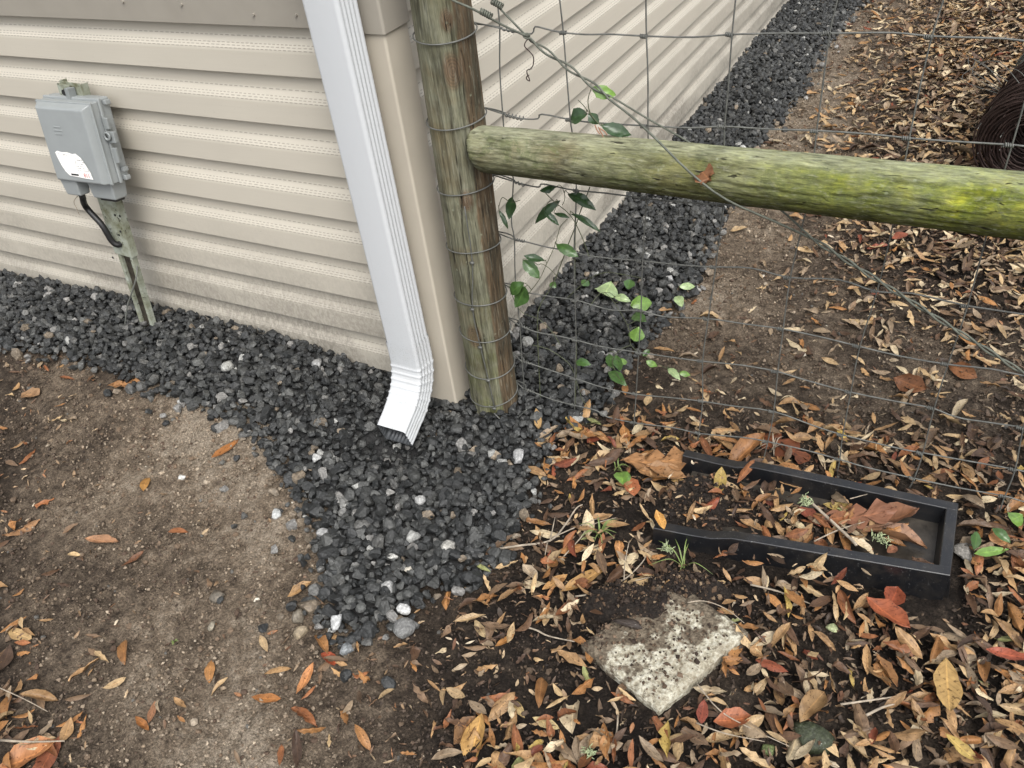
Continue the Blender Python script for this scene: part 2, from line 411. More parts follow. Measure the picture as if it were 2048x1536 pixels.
def m_white():
    t = NT('white_enamel'); v = t.coord('Object'); z = t.sep(t.attr('tv', 'Vector'))[2]
    lo = t.new('ShaderNodeMapRange'); t.l(z, lo.inputs[0]); lo.inputs[1].default_value = .05; lo.inputs[2].default_value = .55; lo.inputs[3].default_value = 1.; lo.inputs[4].default_value = .05
    n = t.noise(v, 420, 3, .6); big = t.noise(v, 12, 4, .6)
    sp = t.math('MULTIPLY', t.ramp(n, [(.56, 0.), (.66, 1.)]), t.math('MULTIPLY', lo.outputs[0], t.ramp(big, [(.4, .2), (.65, 1.)])))
    col = t.mix(t.math('MULTIPLY', sp, .75), (.500, .516, .528), (.11, .145, .12))
    film = t.math('MULTIPLY', t.math('POWER', lo.outputs[0], 2.), t.ramp(t.noise(v, 28, 4, .6), [(.45, 0.), (.75, 1.)]))
    col = t.mix(t.math('MULTIPLY', film, .22), col, (.33, .31, .27))
    st = t.coord('Object', (60, 60, 3)); sn = t.ramp(t.noise(st, 1.0, 3, .6), [(.66, 0.), (.72, 1.)])
    col = t.mix(t.math('MULTIPLY', sn, .12), col, (.4, .4, .38))
    t.bump(t.noise(v, 60, 3), .0005)
    return t.fin(col, .33, .5)

M_SID = m_siding('beige_vinyl', (.480, .445, .375), .9)
M_TRIM = m_plain('corner_vinyl', (.420, .380, .312), .5, .4, 0, .05, 9, .0002)
M_CAP = m_plain('taupe_trim', (.285, .262, .222), .5, .35, 0, .05, 12, .0002)
M_SOIL = m_ground()
M_STONE = m_col('crushed_stone', .55, .42, speck=.9, bump=.0028, scale=170, con=.55)
M_LEAF = m_col('dry_leaf', .52, .26, spots=.75, bump=.0006, scale=90, back=True, rib=True)
M_GREEN = m_col('green_leaf', .30, .50, spots=.25, bump=.0004, scale=90, rib=True)
M_BIT = m_col('debris_bits', .8, .3, bump=.0006, scale=200)
M_POST = m_wood('weathered_post_wood', 'z')
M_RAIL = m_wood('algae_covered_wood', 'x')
M_WHITE = m_white()
M_INNER = m_plain('shaded_lining', (.075, .08, .085), .5, .5, .3, .3, 40)  # colour darkened so the elbow opening looks shaded inside
M_WIRE = m_plain('galvanised_wire', (.125, .127, .116), .6, .5, .35, .3, 60)
M_BRACE = m_plain('weathered_brace_wire', (.105, .112, .090), .65, .4, .25, .3, 60)
M_RUST = m_plain('rusty_wire', (.034, .020, .017), .65, .4, .3, .4, 50)
M_GREY = m_plain('grey_plastic', (.245, .262, .262), .42, .5, 0, .06, 14, .0003)
M_GREYD = m_plain('grey_plastic_latch', (.200, .215, .213), .45, .5, 0, .06, 14, .0003)
M_CABLE = m_plain('black_rubber', (.012, .012, .012), .45, .5)
M_TWIG = m_plain('twig_bark', (.285, .240, .185), .8, .3, 0, .4, 70)
M_STEM = m_plain('vine_stem', (.075, .085, .045), .6, .4, 0, .3, 60)
M_GRASS = m_plain('grass_blade', (.150, .200, .060), .5, .4, 0, .3, 50)
M_LICH = m_plain('lichen', (.33, .38, .22), .9, .2, 0, .3, 90, .002)

# ------------------------------------------------------------------ SETTING: ground sheet
def axis(lo, hi, step, far_lo, far_hi):
    a = list(np.arange(lo, hi + 1e-6, step)); d = step; x = hi
    while x < far_hi: d *= 1.22; x += d; a.append(x)
    d = step; x = lo; b = []
    while x > far_lo: d *= 1.22; x -= d; b.append(x)
    return np.array(b[::-1] + a)
gx = axis(-2.25, 1.75, .0085, -90, 90); gy = axis(-1.15, 1.9, .0085, -90, 120)
X, Y = np.meshgrid(gx, gy)
DEP = -.060 * np.exp(-(np.hypot((X + .057) / .085, (Y + .215) / .075)) ** 4)
near = (sstep(6, 3.5, np.abs(X)) if False else (np.abs(X) < 5).astype(float))
Z = height(X, Y) + DEP
lump = .014 * fbm(X, Y, 32, 3, 20) + .007 * np.abs(fbm(X, Y, 70, 2, 30)) + .005 * fbm(X, Y, 110, 1, 33)
Z = Z + lump * near
pitm = .006 * sstep(.12, .3, fbm(X, Y, 22, 2, 50))
Z = Z - pitm * near
V = np.stack([X, Y, Z], -1).reshape(-1, 3)
nx, ny = len(gx), len(gy)
idx = np.arange(nx * ny).reshape(ny, nx)
F = np.stack([idx[:-1, :-1], idx[:-1, 1:], idx[1:, 1:], idx[1:, :-1]], -1).reshape(-1, 4)
dk = lookup(DARKMAP, V) + .0
dk = np.clip(dk + .25 * fbm(V[:, 0], V[:, 1], 6, 3, 40), 0, 1)
gm = mesh_np('ground', V, F, True, {'col': np.stack([dk, dk, dk, np.ones_like(dk)], -1)})
link('ground', gm, M_SOIL, kind='structure')

# ------------------------------------------------------------------ gravel bed
gpx = [(0, 700), (60, 712), (110, 722), (190, 728), (240, 768), (300, 792), (350, 815), (420, 832), (485, 852), (500, 885), (520, 925), (560, 955), (590, 1000),
       (615, 1040), (640, 1090), (640, 1150), (625, 1190), (630, 1250), (690, 1300), (740, 1285), (830, 1260), (850, 1205), (960, 1175), (1010, 1110), (1055, 1040), (1062, 990),
       (1100, 940), (1100, 880), (1180, 850), (1225, 800), (1235, 760), (1290, 690), (1340, 640), (1385, 590), (1425, 500), (1452, 430), (1480, 370), (1530, 280), (1600, 200),
       (1640, 120), (1690, 50), (1737, 0)]
gp = [G(*q)[:2] for q in gpx]
GP = np.array([(-6.0, .12), (-6.0, -.30), (-2.6, -.27)] + [tuple(q) for q in gp] + [(.42, 6.0), (-.02, 6.0), (-.02, .02)])
def inpoly(x, y, P):
    c = np.zeros(x.shape, bool); j = len(P) - 1
    for i in range(len(P)):
        xi, yi = P[i]; xj, yj = P[j]
        k = ((yi > y) != (yj > y)) & (x < (xj - xi) * (y - yi) / (yj - yi + 1e-12) + xi)
        c ^= k; j = i
    return c
def pdist(x, y, P):
    d = np.full(x.shape, 1e9)
    for i in range(len(P)):
        a = P[i]; b = P[(i + 1) % len(P)]; ab = b - a
        t = np.clip(((x - a[0]) * ab[0] + (y - a[1]) * ab[1]) / (ab @ ab + 1e-12), 0, 1)
        d = np.minimum(d, np.hypot(x - a[0] - t * ab[0], y - a[1] - t * ab[1]))
    return d

def ico(sub):
    import bmesh
    bm = bmesh.new(); bmesh.ops.create_icosphere(bm, subdivisions=sub, radius=1.0)
    V = np.array([v.co[:] for v in bm.verts]); F = np.array([[v.index for v in f.verts] for f in bm.faces]); bm.free(); return V, F
IV2, IF2 = ico(2); IV1, IF1 = ico(1)
def stone_var(V, seed, cuts):
    r = np.random.default_rng(seed); V = V.copy()
    for _ in range(cuts):
        n = r.normal(size=3); n /= np.linalg.norm(n); d = r.uniform(.38, .78)
        k = V @ n; m = k > d; V[m] -= np.outer(k[m] - d, n)
    V /= np.abs(V[:, 0]).max(); V *= np.array([1, r.uniform(.78, 1.1), r.uniform(.65, .95)]) ; V += r.normal(size=V.shape) * .025
    return V
SV_near = [stone_var(IV2, 100 + i, 9) for i in range(16)]
SV_far = [stone_var(IV1, 200 + i, 4) for i in range(10)]
SCOL = [(.014, .015, .015), (.022, .023, .023), (.031, .032, .031), (.042, .043, .041), (.058, .059, .056), (.085, .084, .079), (.27, .27, .255), (.17, .165, .155), (.135, .108, .078)]
SPROB = [.26, .25, .19, .13, .08, .04, .008, .016, .012]

sx = np.arange(-6, .75, .0152); sy = np.arange(-.95, 6, .0152)
X, Y = np.meshgrid(sx, sy); X = X.ravel(); Y = Y.ravel()
X = X + rng.uniform(-.0062, .0062, X.shape); Y = Y + rng.uniform(-.0062, .0062, Y.shape)
k = (X < .75) & ~((X < -.01) & (Y > .03))
X, Y = X[k], Y[k]
ins = inpoly(X, Y, GP); d = pdist(X, Y, GP[1:-2]) ; d = np.where(ins, d, -d)
d = d + .05 * fbm(X, Y, 14, 2, 61)
pr = np.where(d > .008, 1.0, np.where(d > -.015, .45, .12 * np.exp(d / .030)))
# the toe by the dirt on the left spreads further
toe = (np.hypot(X + .1, Y + .62) < .30) & (d < 0)
pr = np.where(toe, np.maximum(pr, .16 * np.exp(d / .06)), pr)
k = rng.random(X.shape) < pr
px_, py_, pz_ = project(np.stack([X, Y, np.zeros_like(X)], -1))
vis = (px_ > -500) & (px_ < 2400) & (py_ > -400) & (py_ < 1900) & (pz_ > 0)
k &= vis | (rng.random(X.shape) < .35)
X, Y, d, px_, py_ = X[k], Y[k], d[k], px_[k], py_[k]
n = len(X)
rad = rng.lognormal(math.log(.0104), .27, n).clip(.0055, .018)
rad *= np.where(Y < -.35, 1.08, 1.0) 
Zs = height(X, Y) - .052 * np.exp(-(np.hypot((X + .057) / .085, (Y + .215) / .075)) ** 4) + .004 + sstep(-.02, .07, d) * .010 + rng.uniform(-.006, .008, n) + rad * .35 + .008 * fbm(X, Y, 7, 2, 88)
rm = rotmats(rng.uniform(0, 6.28, n), rng.normal(0, .45, n), rng.normal(0, .45, n))
ci = rng.choice(len(SCOL), n, p=np.array(SPROB) / sum(SPROB))
ci = np.where((d < .0) & (rng.random(n) < .55), rng.choice([5, 8, 7, 8], n), ci)
dist = np.linalg.norm(np.stack([X, Y, Zs], -1) - CC, axis=1)
inview = (px_ > 10) & (px_ < 2038) & (py_ > 10) & (py_ < 1526)
score = np.where(inview, rad / dist + np.where((ci == 6) | (ci == 7), .004, 0), 0)
top = np.argsort(-score)[:300]
indiv = np.zeros(n, bool); indiv[top] = True
print('gravel stones', n)

def batch(SVs, F, sel, name, parent, mt, sizes, rms, pos, cols, kind='stuff', smooth=False):
    if len(sel) == 0: return
    vi = rng.integers(0, len(SVs), len(sel)); allV = np.stack(SVs)[vi]
    Vw = np.einsum('nij,nvj->nvi', rms[sel], allV * sizes[sel][:, None, None]) + pos[sel][:, None, :]
    nv = allV.shape[1]
    Fw = (F[None] + (np.arange(len(sel)) * nv)[:, None, None]).reshape(-1, F.shape[1])
    c = np.concatenate([cols[sel], np.ones((len(sel), 1))], 1)
    me = mesh_np(name, Vw.reshape(-1, 3), Fw, smooth, {'col': np.repeat(c, nv, 0)})
    return link(name, me, mt, parent, kind=kind)

# the bed under the stones: a dark sheet of fines that follows the polygon
bx = np.arange(-6, .75, .03); by = np.arange(-.95, 6.01, .03)
BX, BY = np.meshgrid(bx, by); ok = inpoly(BX, BY, GP) & (pdist(BX.ravel(), BY.ravel(), GP[1:-2]).reshape(BX.shape) > .03)
id2 = np.arange(BX.size).reshape(BX.shape)
q = ok[:-1, :-1] & ok[:-1, 1:] & ok[1:, 1:] & ok[1:, :-1]
Fb = np.stack([id2[:-1, :-1][q], id2[:-1, 1:][q], id2[1:, 1:][q], id2[1:, :-1][q]], -1)
Vb = np.stack([BX, BY, height(BX, BY) + .007 - .052 * np.exp(-(np.hypot((BX + .057) / .085, (BY + .215) / .075)) ** 4)], -1).reshape(-1, 3)
used, inv = np.unique(Fb, return_inverse=True)
M_FINES = m_plain('black_stone_fines', (.020, .020, .020), .8, .3, 0, .5, 120, .004)
bed = link('gravel_bed', mesh_np('gravel_bed', Vb[used], inv.reshape(Fb.shape), True), M_FINES, kind='structure')
SC = np.array(SCOL)[ci] * rng.uniform(.65, 1.5, (n, 1))
pos = np.stack([X, Y, Zs], -1)
nearS = (dist < 2.45) & vis[:0].sum() * 0 == 0 if False else (dist < 2.35)
batch(SV_near, IF2, np.where(nearS & ~indiv)[0], 'gravel', bed, M_STONE, rad, rm, pos, SC)
batch(SV_far, IF1, np.where(~nearS & ~indiv)[0], 'gravel', bed, M_STONE, rad, rm, pos, SC)
stone_me = {}
def stone_mesh(v, c):
    if (v, c) not in stone_me:
        col = np.tile(np.array([*SCOL[c], 1.]), (len(IV2), 1))
        stone_me[(v, c)] = mesh_np('stone', SV_near[v], IF2, False, {'col': col}); stone_me[(v, c)].materials.append(M_STONE)
    return stone_me[(v, c)]
# shared-mesh stones are modelled 1 m wide and scaled, so their material noise needs its own scale
M_STONE1 = m_col('crushed_stone_unit', .55, .42, speck=.0, bump=.0028, scale=2.6, con=.55)
for i in top:
    me = stone_mesh(int(rng.integers(0, 16)), int(ci[i])); me.materials[0] = M_STONE1
    o = link('stone', me, None, bed); o.matrix_local = Matrix.Translation(pos[i]) @ Matrix(rm[i].tolist()).to_4x4() @ Matrix.Diagonal((rad[i] * 1.05,) * 3).to_4x4()

# ------------------------------------------------------------------ HOUSE
EXP = .1143; Z0 = .0694
house = thing('house', (0, 0, 0), 'beige vinyl-sided house with taupe corner trim above dark gravel', 'house')
PROF = [(.0000, .0180), (.0000, .0010), (.0015, .0000), (.0500, .0010), (.0560, .0018), (.0615, .0046), (.0680, .0086), (.0760, .0120), (.0830, .0140), (EXP + .006, .0165)]
def siding(side, a0, a1, k, name='siding_panel', off=0.):
    us = np.concatenate([np.arange(a0, min(a1, 2.6), .04), np.arange(2.6, a1, .5), [a1]]) if a1 > 2.6 else np.append(np.arange(a0, a1, .04), a1)
    rows = []; att = []
    zb = Z0 + k * EXP
    pts = []
    for j in range(len(PROF) - 1):
        m = 3 if j in (2, 8) else 1
        for q in range(m):
            t = q / m; pts.append((PROF[j][0] * (1 - t) + PROF[j + 1][0] * t, PROF[j][1] * (1 - t) + PROF[j + 1][1] * t))
    pts.append(PROF[-1])
    for (dz, dd) in pts:
        wav = .0035 * (np.array([vnoise(np.array(u * 1.7), np.array(k * .35 + dz * 4), 5 + (side == 'R')) for u in us]) - .5) * np.exp(-max(k, 0) * .16) * 2
        wz = .0025 * (np.array([vnoise(np.array(u * 1.1), np.array(k * 1.3), 15) for u in us]) - .5)
        for u, w, w2 in zip(us, wav, wz):
            z = zb + dz + w2
            rows.append((-u, dd - w - off, z) if side == 'L' else (w - dd + off, u, z)); att.append((u + (3.3 if side == 'R' else 0) + k * .37, dz, z))
    m = len(us); nr = len(pts)
    F = []
    for i in range(nr - 1):
        for j in range(m - 1):
            f = (i * m + j, i * m + j + 1, (i + 1) * m + j + 1, (i + 1) * m + j)
            F.append(f[::-1] if side == 'L' else f)
    b = MB(); b.add(rows, F, att); return b.build(name, M_SID, house, smooth=False)
for k in range(-1, 8): siding('L', .035, 6.0, k)
for k in range(9, 21): siding('L', .035, 6.0, k)
for k in range(-1, 21):
    yj = 1.72 + .9 * ((k // 2 * 7) % 3)
    siding('R', .060, yj + .02, k, off=.0016); siding('R', yj, 9.0, k)
# flat band with screw heads on the left wall, in two lengths
b = MB(); zt = Z0 + 8 * EXP
b.box((-(.035 + 1.50) / 2, .002, zt + .055), (1.50 - .035, .016, .125)); b.build('flat_band', M_CAP, house, bevel=.0015)
b = MB(); b.box((-(1.497 + 6) / 2, .004, zt + .057), (6 - 1.497, .016, .125)); b.build('flat_band', M_CAP, house, bevel=.0015)
for (qx, qy) in [(246, 3), (363, 9), (507, 29), (592, 30)]:
    P = at(qx, qy, (0, 1, 0), -.007); b = MB(); b.tube([P + [0, .001, 0], P + [0, -.003, 0]], .0032, 10); b.build('screw_head', M_CAP, house)
# corner post: two faces with a rounded arris
def corner(z0, z1, g, mt, nm, lw=.085, rw=.072):
    b = MB(); e = -.014 - g; r = .006; sec = [(-lw, .018), (-lw, e)]
    for t in np.linspace(0, math.pi / 2, 6): sec.append((-e - r + r * math.sin(t), e + r - r * math.cos(t)))
    sec += [(-e, rw - .004), (-e - .004, rw), (-.018, rw), (-.03, .03)]
    rings = [[(x, y, z) for x, y in sec] for z in (z0, (z0 + z1) / 2, z1)]
    b.loft(rings); return b.build(nm, mt, house, smooth=False, bevel=.001)
corner(-.03, .982, 0, M_TRIM, 'corner_post'); corner(.974, 2.45, .005, M_CAP, 'corner_cap', .09, .076)
b = MB(); b.box((-3.0, 4.55, 1.2), (5.9, 8.9, 2.5)); b.build('wall_core', M_TRIM, house)
b = MB(); b.box((-3.0, 4.5, 2.52), (6.5, 9.5, .12)); b.build('roof', M_CAP, house)

# ------------------------------------------------------------------ DOWNSPOUT
ds = thing('downspout', (-.057, -.067, .05), 'white metal downspout with a crimped elbow beside the house corner', 'downspout')
def section(w, dp, inset=0.0, ribs=True):
    """outline in (x, y): front face flat, sides and back fluted"""
    P = []; hx, hy = w / 2 - inset, dp / 2 - inset; rc = .009
    def corn(cx, cy, a0):
        for t in np.linspace(0, math.pi / 2, 6): P.append((cx + rc * math.cos(a0 + t), cy + rc * math.sin(a0 + t)))
    def flute(p, q, n, dep):
        p, q = np.array(p), np.array(q); t = (q - p); L = np.linalg.norm(t); t /= L; nn = np.array([t[1], -t[0]])
        for i in range(1, n * 6):
            s = i / (n * 6); P.append(tuple(p + t * L * s - nn * dep * (.5 - .5 * math.cos(2 * math.pi * n * s))))
    corn(hx - rc, hy - rc, 0)                       # right back
    if ribs: flute((hx - rc, hy), (-hx + rc, hy), 6, .0028)
    corn(-hx + rc, hy - rc, math.pi / 2)
    if ribs: flute((-hx, hy - rc), (-hx, -hy + rc), 4, .0028)
    corn(-hx + rc, -hy + rc, math.pi)
    corn(hx - rc, -hy + rc, 1.5 * math.pi)
    if ribs: flute((hx, -hy + rc), (hx, hy - rc), 4, .0028)
    return P
DX, DY = -.057, -.0675
sec = section(.086, .066)
b = MB(); zs = [.235, .26, .5, .8, 1.1, 1.6, 2.3]
rings = [[(DX + x, DY + y, z) for x, y in sec] for z in zs]; b.loft(rings, caps=False); b.a = [(0, 0, v[2]) for v in b.v]
b.build('pipe', M_WHITE, ds, smooth=True)
# elbow: outer skin with crimps, inner skin, joined at the lip
def elbow_rings(inset, grow=0.):
    rg = []; s = 0
    st = [(.262, 0), (.255, 0), (.232, 0), (.214, 0), (.211, 0)]
    for z, a in st: rg.append((np.array([DY, z]), 0.0, grow + (.0016 if z < .26 else .0016)))
    Rr = .1515; N = 46; cy, cz = DY - Rr, .21
    for i in range(1, N + 1):
        a = R(60) * i / N
        c = np.array([cy + Rr * math.cos(a), cz - Rr * math.sin(a)])
        ph = (i / N) * 7
        cr = .0020 * max(0, math.cos(2 * math.pi * ph)) ** 3 if i < N - 1 else 0
        rg.append((c, a, grow + .0016 + cr))
    for L in (.012, .03, .05, .0635):
        rg.append((np.array([cy + Rr * math.cos(R(60)) - math.sin(R(60)) * L, cz - Rr * math.sin(R(60)) - math.cos(R(60)) * L]), R(60) if L < .06 else R(74), grow + .0008))
    out = []
    for c, a, g in rg:
        sc = section(.086 + 2 * g, .066 + 2 * g, inset)
        ring = []
        for x, y in sc:
            # local y axis tilts with the bend; flow direction is down then towards -y
            ring.append((DX + x, c[0] + y * math.cos(a), c[1] - y * math.sin(a)))
        out.append(ring)
    return out
b = MB(); outer = elbow_rings(0)
b.loft(outer, caps=False); b.a = [(0, 0, v[2] - .12) for v in b.v]
b.build('elbow', M_WHITE, ds, smooth=True)
b = MB(); b.loft([outer[-1]] + elbow_rings(.0022)[::-1][:40], caps=False); b.build('elbow_lining', M_INNER, ds, smooth=True)
b = MB()
b.box((DX, -.0165, 1.32), (.13, .002, .025)); b.box((DX + .046, -.04, 1.32), (.002, .05, .025)); b.box((DX - .046, -.04, 1.32), (.002, .05, .025))
b.build('strap', M_WHITE, ds)

# ------------------------------------------------------------------ FENCE: post, rail, woven wire, brace
fence = thing('wire_fence', (.1, .05, 0), 'woven wire fence on a round wooden post with a mossy green rail', 'fence')
PC0, PC1 = np.array([.098, .045]), np.array([.118, .045])
def pcent(z): return PC0 + (PC1 - PC0) * z
NS, NR = 150, 260
th = np.arange(NS) * 2 * math.pi / NS; zz = np.linspace(-.06, 1.5, NR)
TH, ZZ = np.meshgrid(th, zz)
rad_ = .061 - .002 * ZZ + .0028 * fbm(np.cos(TH) * 2 + 9, ZZ * 5 + np.sin(TH) * 2, 1.0, 3, 3) + .0022 * fbm(TH * 9 + 20, ZZ * 1.6, 1.0, 3, 5)
def crackfield(th0f, w, dep, z0, z1):
    c = th0f(ZZ); dd = np.abs((TH - c + math.pi) % (2 * math.pi) - math.pi)
    k = np.exp(-(dd / w) ** 2) * sstep(z0, z0 + .06, ZZ) * (1 - sstep(z1 - .08, z1, ZZ))
    return k
crk = crackfield(lambda z: R(-74) + .10 * np.sin(z * 9 + 1) + .05 * np.sin(z * 31), .024, .008, .12, .86)
crk2 = crackfield(lambda z: R(-62) + .06 * np.sin(z * 13), .016, .005, -.1, .45)
crk3 = crackfield(lambda z: R(-50) + .12 * np.sin(z * 7 + 2), .018, .005, .55, 1.2)
crk4 = crackfield(lambda z: R(-25) + .05 * np.sin(z * 17), .02, .005, -.1, .7)
crk5 = crackfield(lambda z: R(-92) + .06 * np.sin(z * 11), .014, .005, .3, 1.2)
crks = np.maximum.reduce([crk, crk2 * .8, crk3 * .5, crk4 * .8, crk5 * .4])
rad_ = rad_ - .007 * crks
# dark strip between -40 and +25 degrees, narrower above the rail
dist_t = np.abs((TH - R(-8) + math.pi) % (2 * math.pi) - math.pi)
strip = 1 - sstep(.38, .72, dist_t)
strip = strip * np.where(ZZ > .7, .75, 1.0)
knots = [(R(-52), .905, .05), (R(-60), .63, .035), (R(-85), .27, .05), (R(-50), 1.0, .03)]
kn = np.zeros_like(TH)
for (t0, z0, kr) in knots:
    dd = np.hypot(((TH - t0 + math.pi) % (2 * math.pi) - math.pi) * .06, (ZZ - z0) * .62)
    kn = np.maximum(kn, np.clip(1 - dd / (kr * .55), 0, 1)); rad_ = rad_ + .003 * np.exp(-(dd / (kr * .5)) ** 2)
# bevelled lower band where the post flares at the ground
cx = PC0[0] + (PC1[0] - PC0[0]) * ZZ; cy = PC0[1]
V = np.stack([cx + rad_ * np.cos(TH), cy + rad_ * np.sin(TH), ZZ], -1).reshape(-1, 3)
ii = np.arange(NS * NR).reshape(NR, NS)
F = np.stack([ii[:-1], np.roll(ii, -1, 1)[:-1], np.roll(ii, -1, 1)[1:], ii[1:]], -1).reshape(-1, 4)
fl = np.array(fence.location)
pm = mesh_np('post', V - fl, F, True, {'col': np.stack([strip, kn, crks, np.ones_like(kn)], -1).reshape(-1, 4)})
post = link('post', pm, M_POST, fence)
b = MB(); b.tube([(PC1[0] + .01, .045, 1.498), (PC1[0] + .01, .045, 1.502)], .058, 40); b.build('post_end', M_POST, post if False else fence)

# rail
NS, NR = 110, 340; th = np.arange(NS) * 2 * math.pi / NS; xx = np.linspace(0, 2.35, NR)
TH, XX = np.meshgrid(th, xx)
rr = .048 + (.053 - .048) * XX + .0030 * fbm(XX * 3, np.cos(TH) * 1.3 + 7 + np.sin(TH), 1., 3, 13) + .0014 * fbm(XX * 2.2, TH * 7, 1., 3, 17)
gouge = sstep(.16, .26, fbm(XX * 12, TH * 9, 1., 2, 23)); rr = rr - .0032 * gouge + .0012 * fbm(XX * 30, TH * 14, 1., 2, 33)
rr = rr * np.where(XX < .012, .90 + .1 * (XX / .012) ** .5, 1)
V = np.stack([XX - .010 * np.sin(TH) * (XX < .02), rr * np.cos(TH), rr * np.sin(TH)], -1).reshape(-1, 3)
ii = np.arange(NS * NR).reshape(NR, NS)
F = np.stack([ii[:-1], ii[1:], np.roll(ii, -1, 1)[1:], np.roll(ii, -1, 1)[:-1]], -1).reshape(-1, 4)
V = np.concatenate([V, [[.0, 0, 0]], [[2.35, 0, 0]]]); c0 = len(V) - 2; c1 = c0 + 1
caps = [(c0, ii[0, j], ii[0, (j + 1) % NS], ii[0, (j + 1) % NS]) for j in range(NS)]
F3 = np.concatenate([F[:, [0, 1, 2]], F[:, [0, 2, 3]], np.array([(c0, ii[0, j], ii[0, (j + 1) % NS]) for j in range(NS)]), np.array([(c1, ii[-1, (j + 1) % NS], ii[-1, j]) for j in range(NS)])])
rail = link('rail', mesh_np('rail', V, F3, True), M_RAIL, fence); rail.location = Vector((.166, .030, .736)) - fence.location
# far post that carries the rail's other end (outside the picture)
b = MB(); b.tube([(2.56, .045, -.05), (2.56, .045, 1.5)], .06, 32); b.build('post', M_POST, fence, smooth=True)

YM = .080
def fp(q): return at(q[0], q[1], (0, 1, 0), YM)
H = [
 [(1001,57),(1030,63),(1064,67),(1071,53),(1095,58),(1124,64),(1170,69),(1220,69),(1292,72),(1385,74),(1464,69),(1560,67),(1658,66),(1785,65),(1863,73),(2000,77),(2048,81)],
 [(1007,228),(1045,237),(1075,238),(1084,228),(1142,239),(1190,246),(1292,252),(1380,256),(1448,253),(1540,259),(1633,262),(1735,268),(1818,276),(1900,283),(2023,290),(2060,294)],
 [(1026,362),(1042,368),(1077,374),(1083,368),(1110,373),(1147,380),(1212,386),(1292,397),(1360,404),(1447,410),(1530,413),(1612,420),(1700,430),(1790,440),(1880,452),(1970,462),(2060,470)],
 [(1027,478),(1060,485),(1097,494),(1147,503),(1175,510),(1225,517),(1282,522),(1360,529),(1429,534),(1503,537),(1579,555),(1677,560),(1753,582),(1824,586),(1933,612),(2060,630)],
 [(1031,580),(1061,587),(1102,594),(1151,601),(1185,611),(1226,620),(1283,621),(1328,634),(1416,638),(1495,649),(1565,658),(1647,675),(1716,692),(1800,713),(1894,728),(1980,737),(2060,753)],
 [(1041,651),(1072,663),(1111,671),(1153,680),(1205,693),(1280,706),(1340,714),(1404,722),(1483,730),(1553,743),(1606,759),(1700,784),(1800,804),(1865,816),(1921,835),(2060,858)],
 [(1045,722),(1103,741),(1150,757),(1205,774),(1273,788),(1340,796),(1405,802),(1462,812),(1546,823),(1626,851),(1684,870),(1800,897),(1843,906),(1930,922),(2029,939),(2070,947)],
 [(1049,777),(1103,798),(1150,810),(1191,821),(1215,834),(1269,845),(1349,856),(1398,866),(1483,875),(1534,883),(1606,900),(1679,918),(1729,933),(1812,953),(1910,975),(2009,992),(2060,1007)]]
WR = .00160
WRAPZ = []
wrap_front = [(865, 96), (908, 275), (929, 413), (945, 525), (945, 618), (961, 694), (977, 760), (989, 816)]
for hi, line in enumerate(H):
    pts = [fp(q) for q in line]
    z = pts[0][2]; WRAPZ.append(z)
    pc = pcent(z); rw = .0635
    # wire goes round the front of the post, both ends meeting at the first knot
    loop = []
    fy = {0: .0}.get(hi, 0)
    for a in np.linspace(R(65), R(-245), 40):
        loop.append(np.array([pc[0] + rw * math.cos(a), pc[1] + rw * math.sin(a), z + .004 * math.sin(a * 1.3 + hi)]))
    wpts = loop[::-1]                                # from the back left round the front to the right
    ext = [pts[0] + np.array([.0, -.004, .002])]
    b = MB(); b.tube(np.array([pts[0] + [.002, .004, 0]] + [np.array([pc[0] + rw * .9, YM + .02, z])] + wpts + ext), WR, 6, 3)
    b.build('wrap_wire', M_WIRE, fence, smooth=True)
    jit = [p + np.array([0, rng.uniform(-.002, .002), 0]) for p in pts]
    b = MB(); b.tube([pts[0]] + jit[1:] + [jit[-1] + (jit[-1] - jit[-2]) * 6], WR, 6, 3)
    # tail wound round the line wire next to the knot
    lw = b.build('line_wire', M_WIRE, fence, smooth=True)
    d0 = pts[1] - pts[0]; L = np.linalg.norm(d0); d0 /= L; u0 = np.cross(d0, [0, 1, 0]); u0 /= np.linalg.norm(u0); v0 = np.cross(d0, u0)
    nt = [3, 5, 3, 4, 3, 3, 3, 3][hi]; ln = [.028, .042, .026, .024, .02, .02, .02, .02][hi]; ra = [.0028, .0042, .003, .003, .0028, .0028, .0028, .0028][hi]
    hel = [pts[0] + d0 * (.004 + ln * t) + ra * (math.cos(t * nt * 6.28) * u0 + math.sin(t * nt * 6.28) * v0) for t in np.linspace(0, 1, nt * 10)]
    b = MB(); b.tube(hel, WR * .85, 5); b.build('wound_tail', M_WIRE, lw, smooth=True)
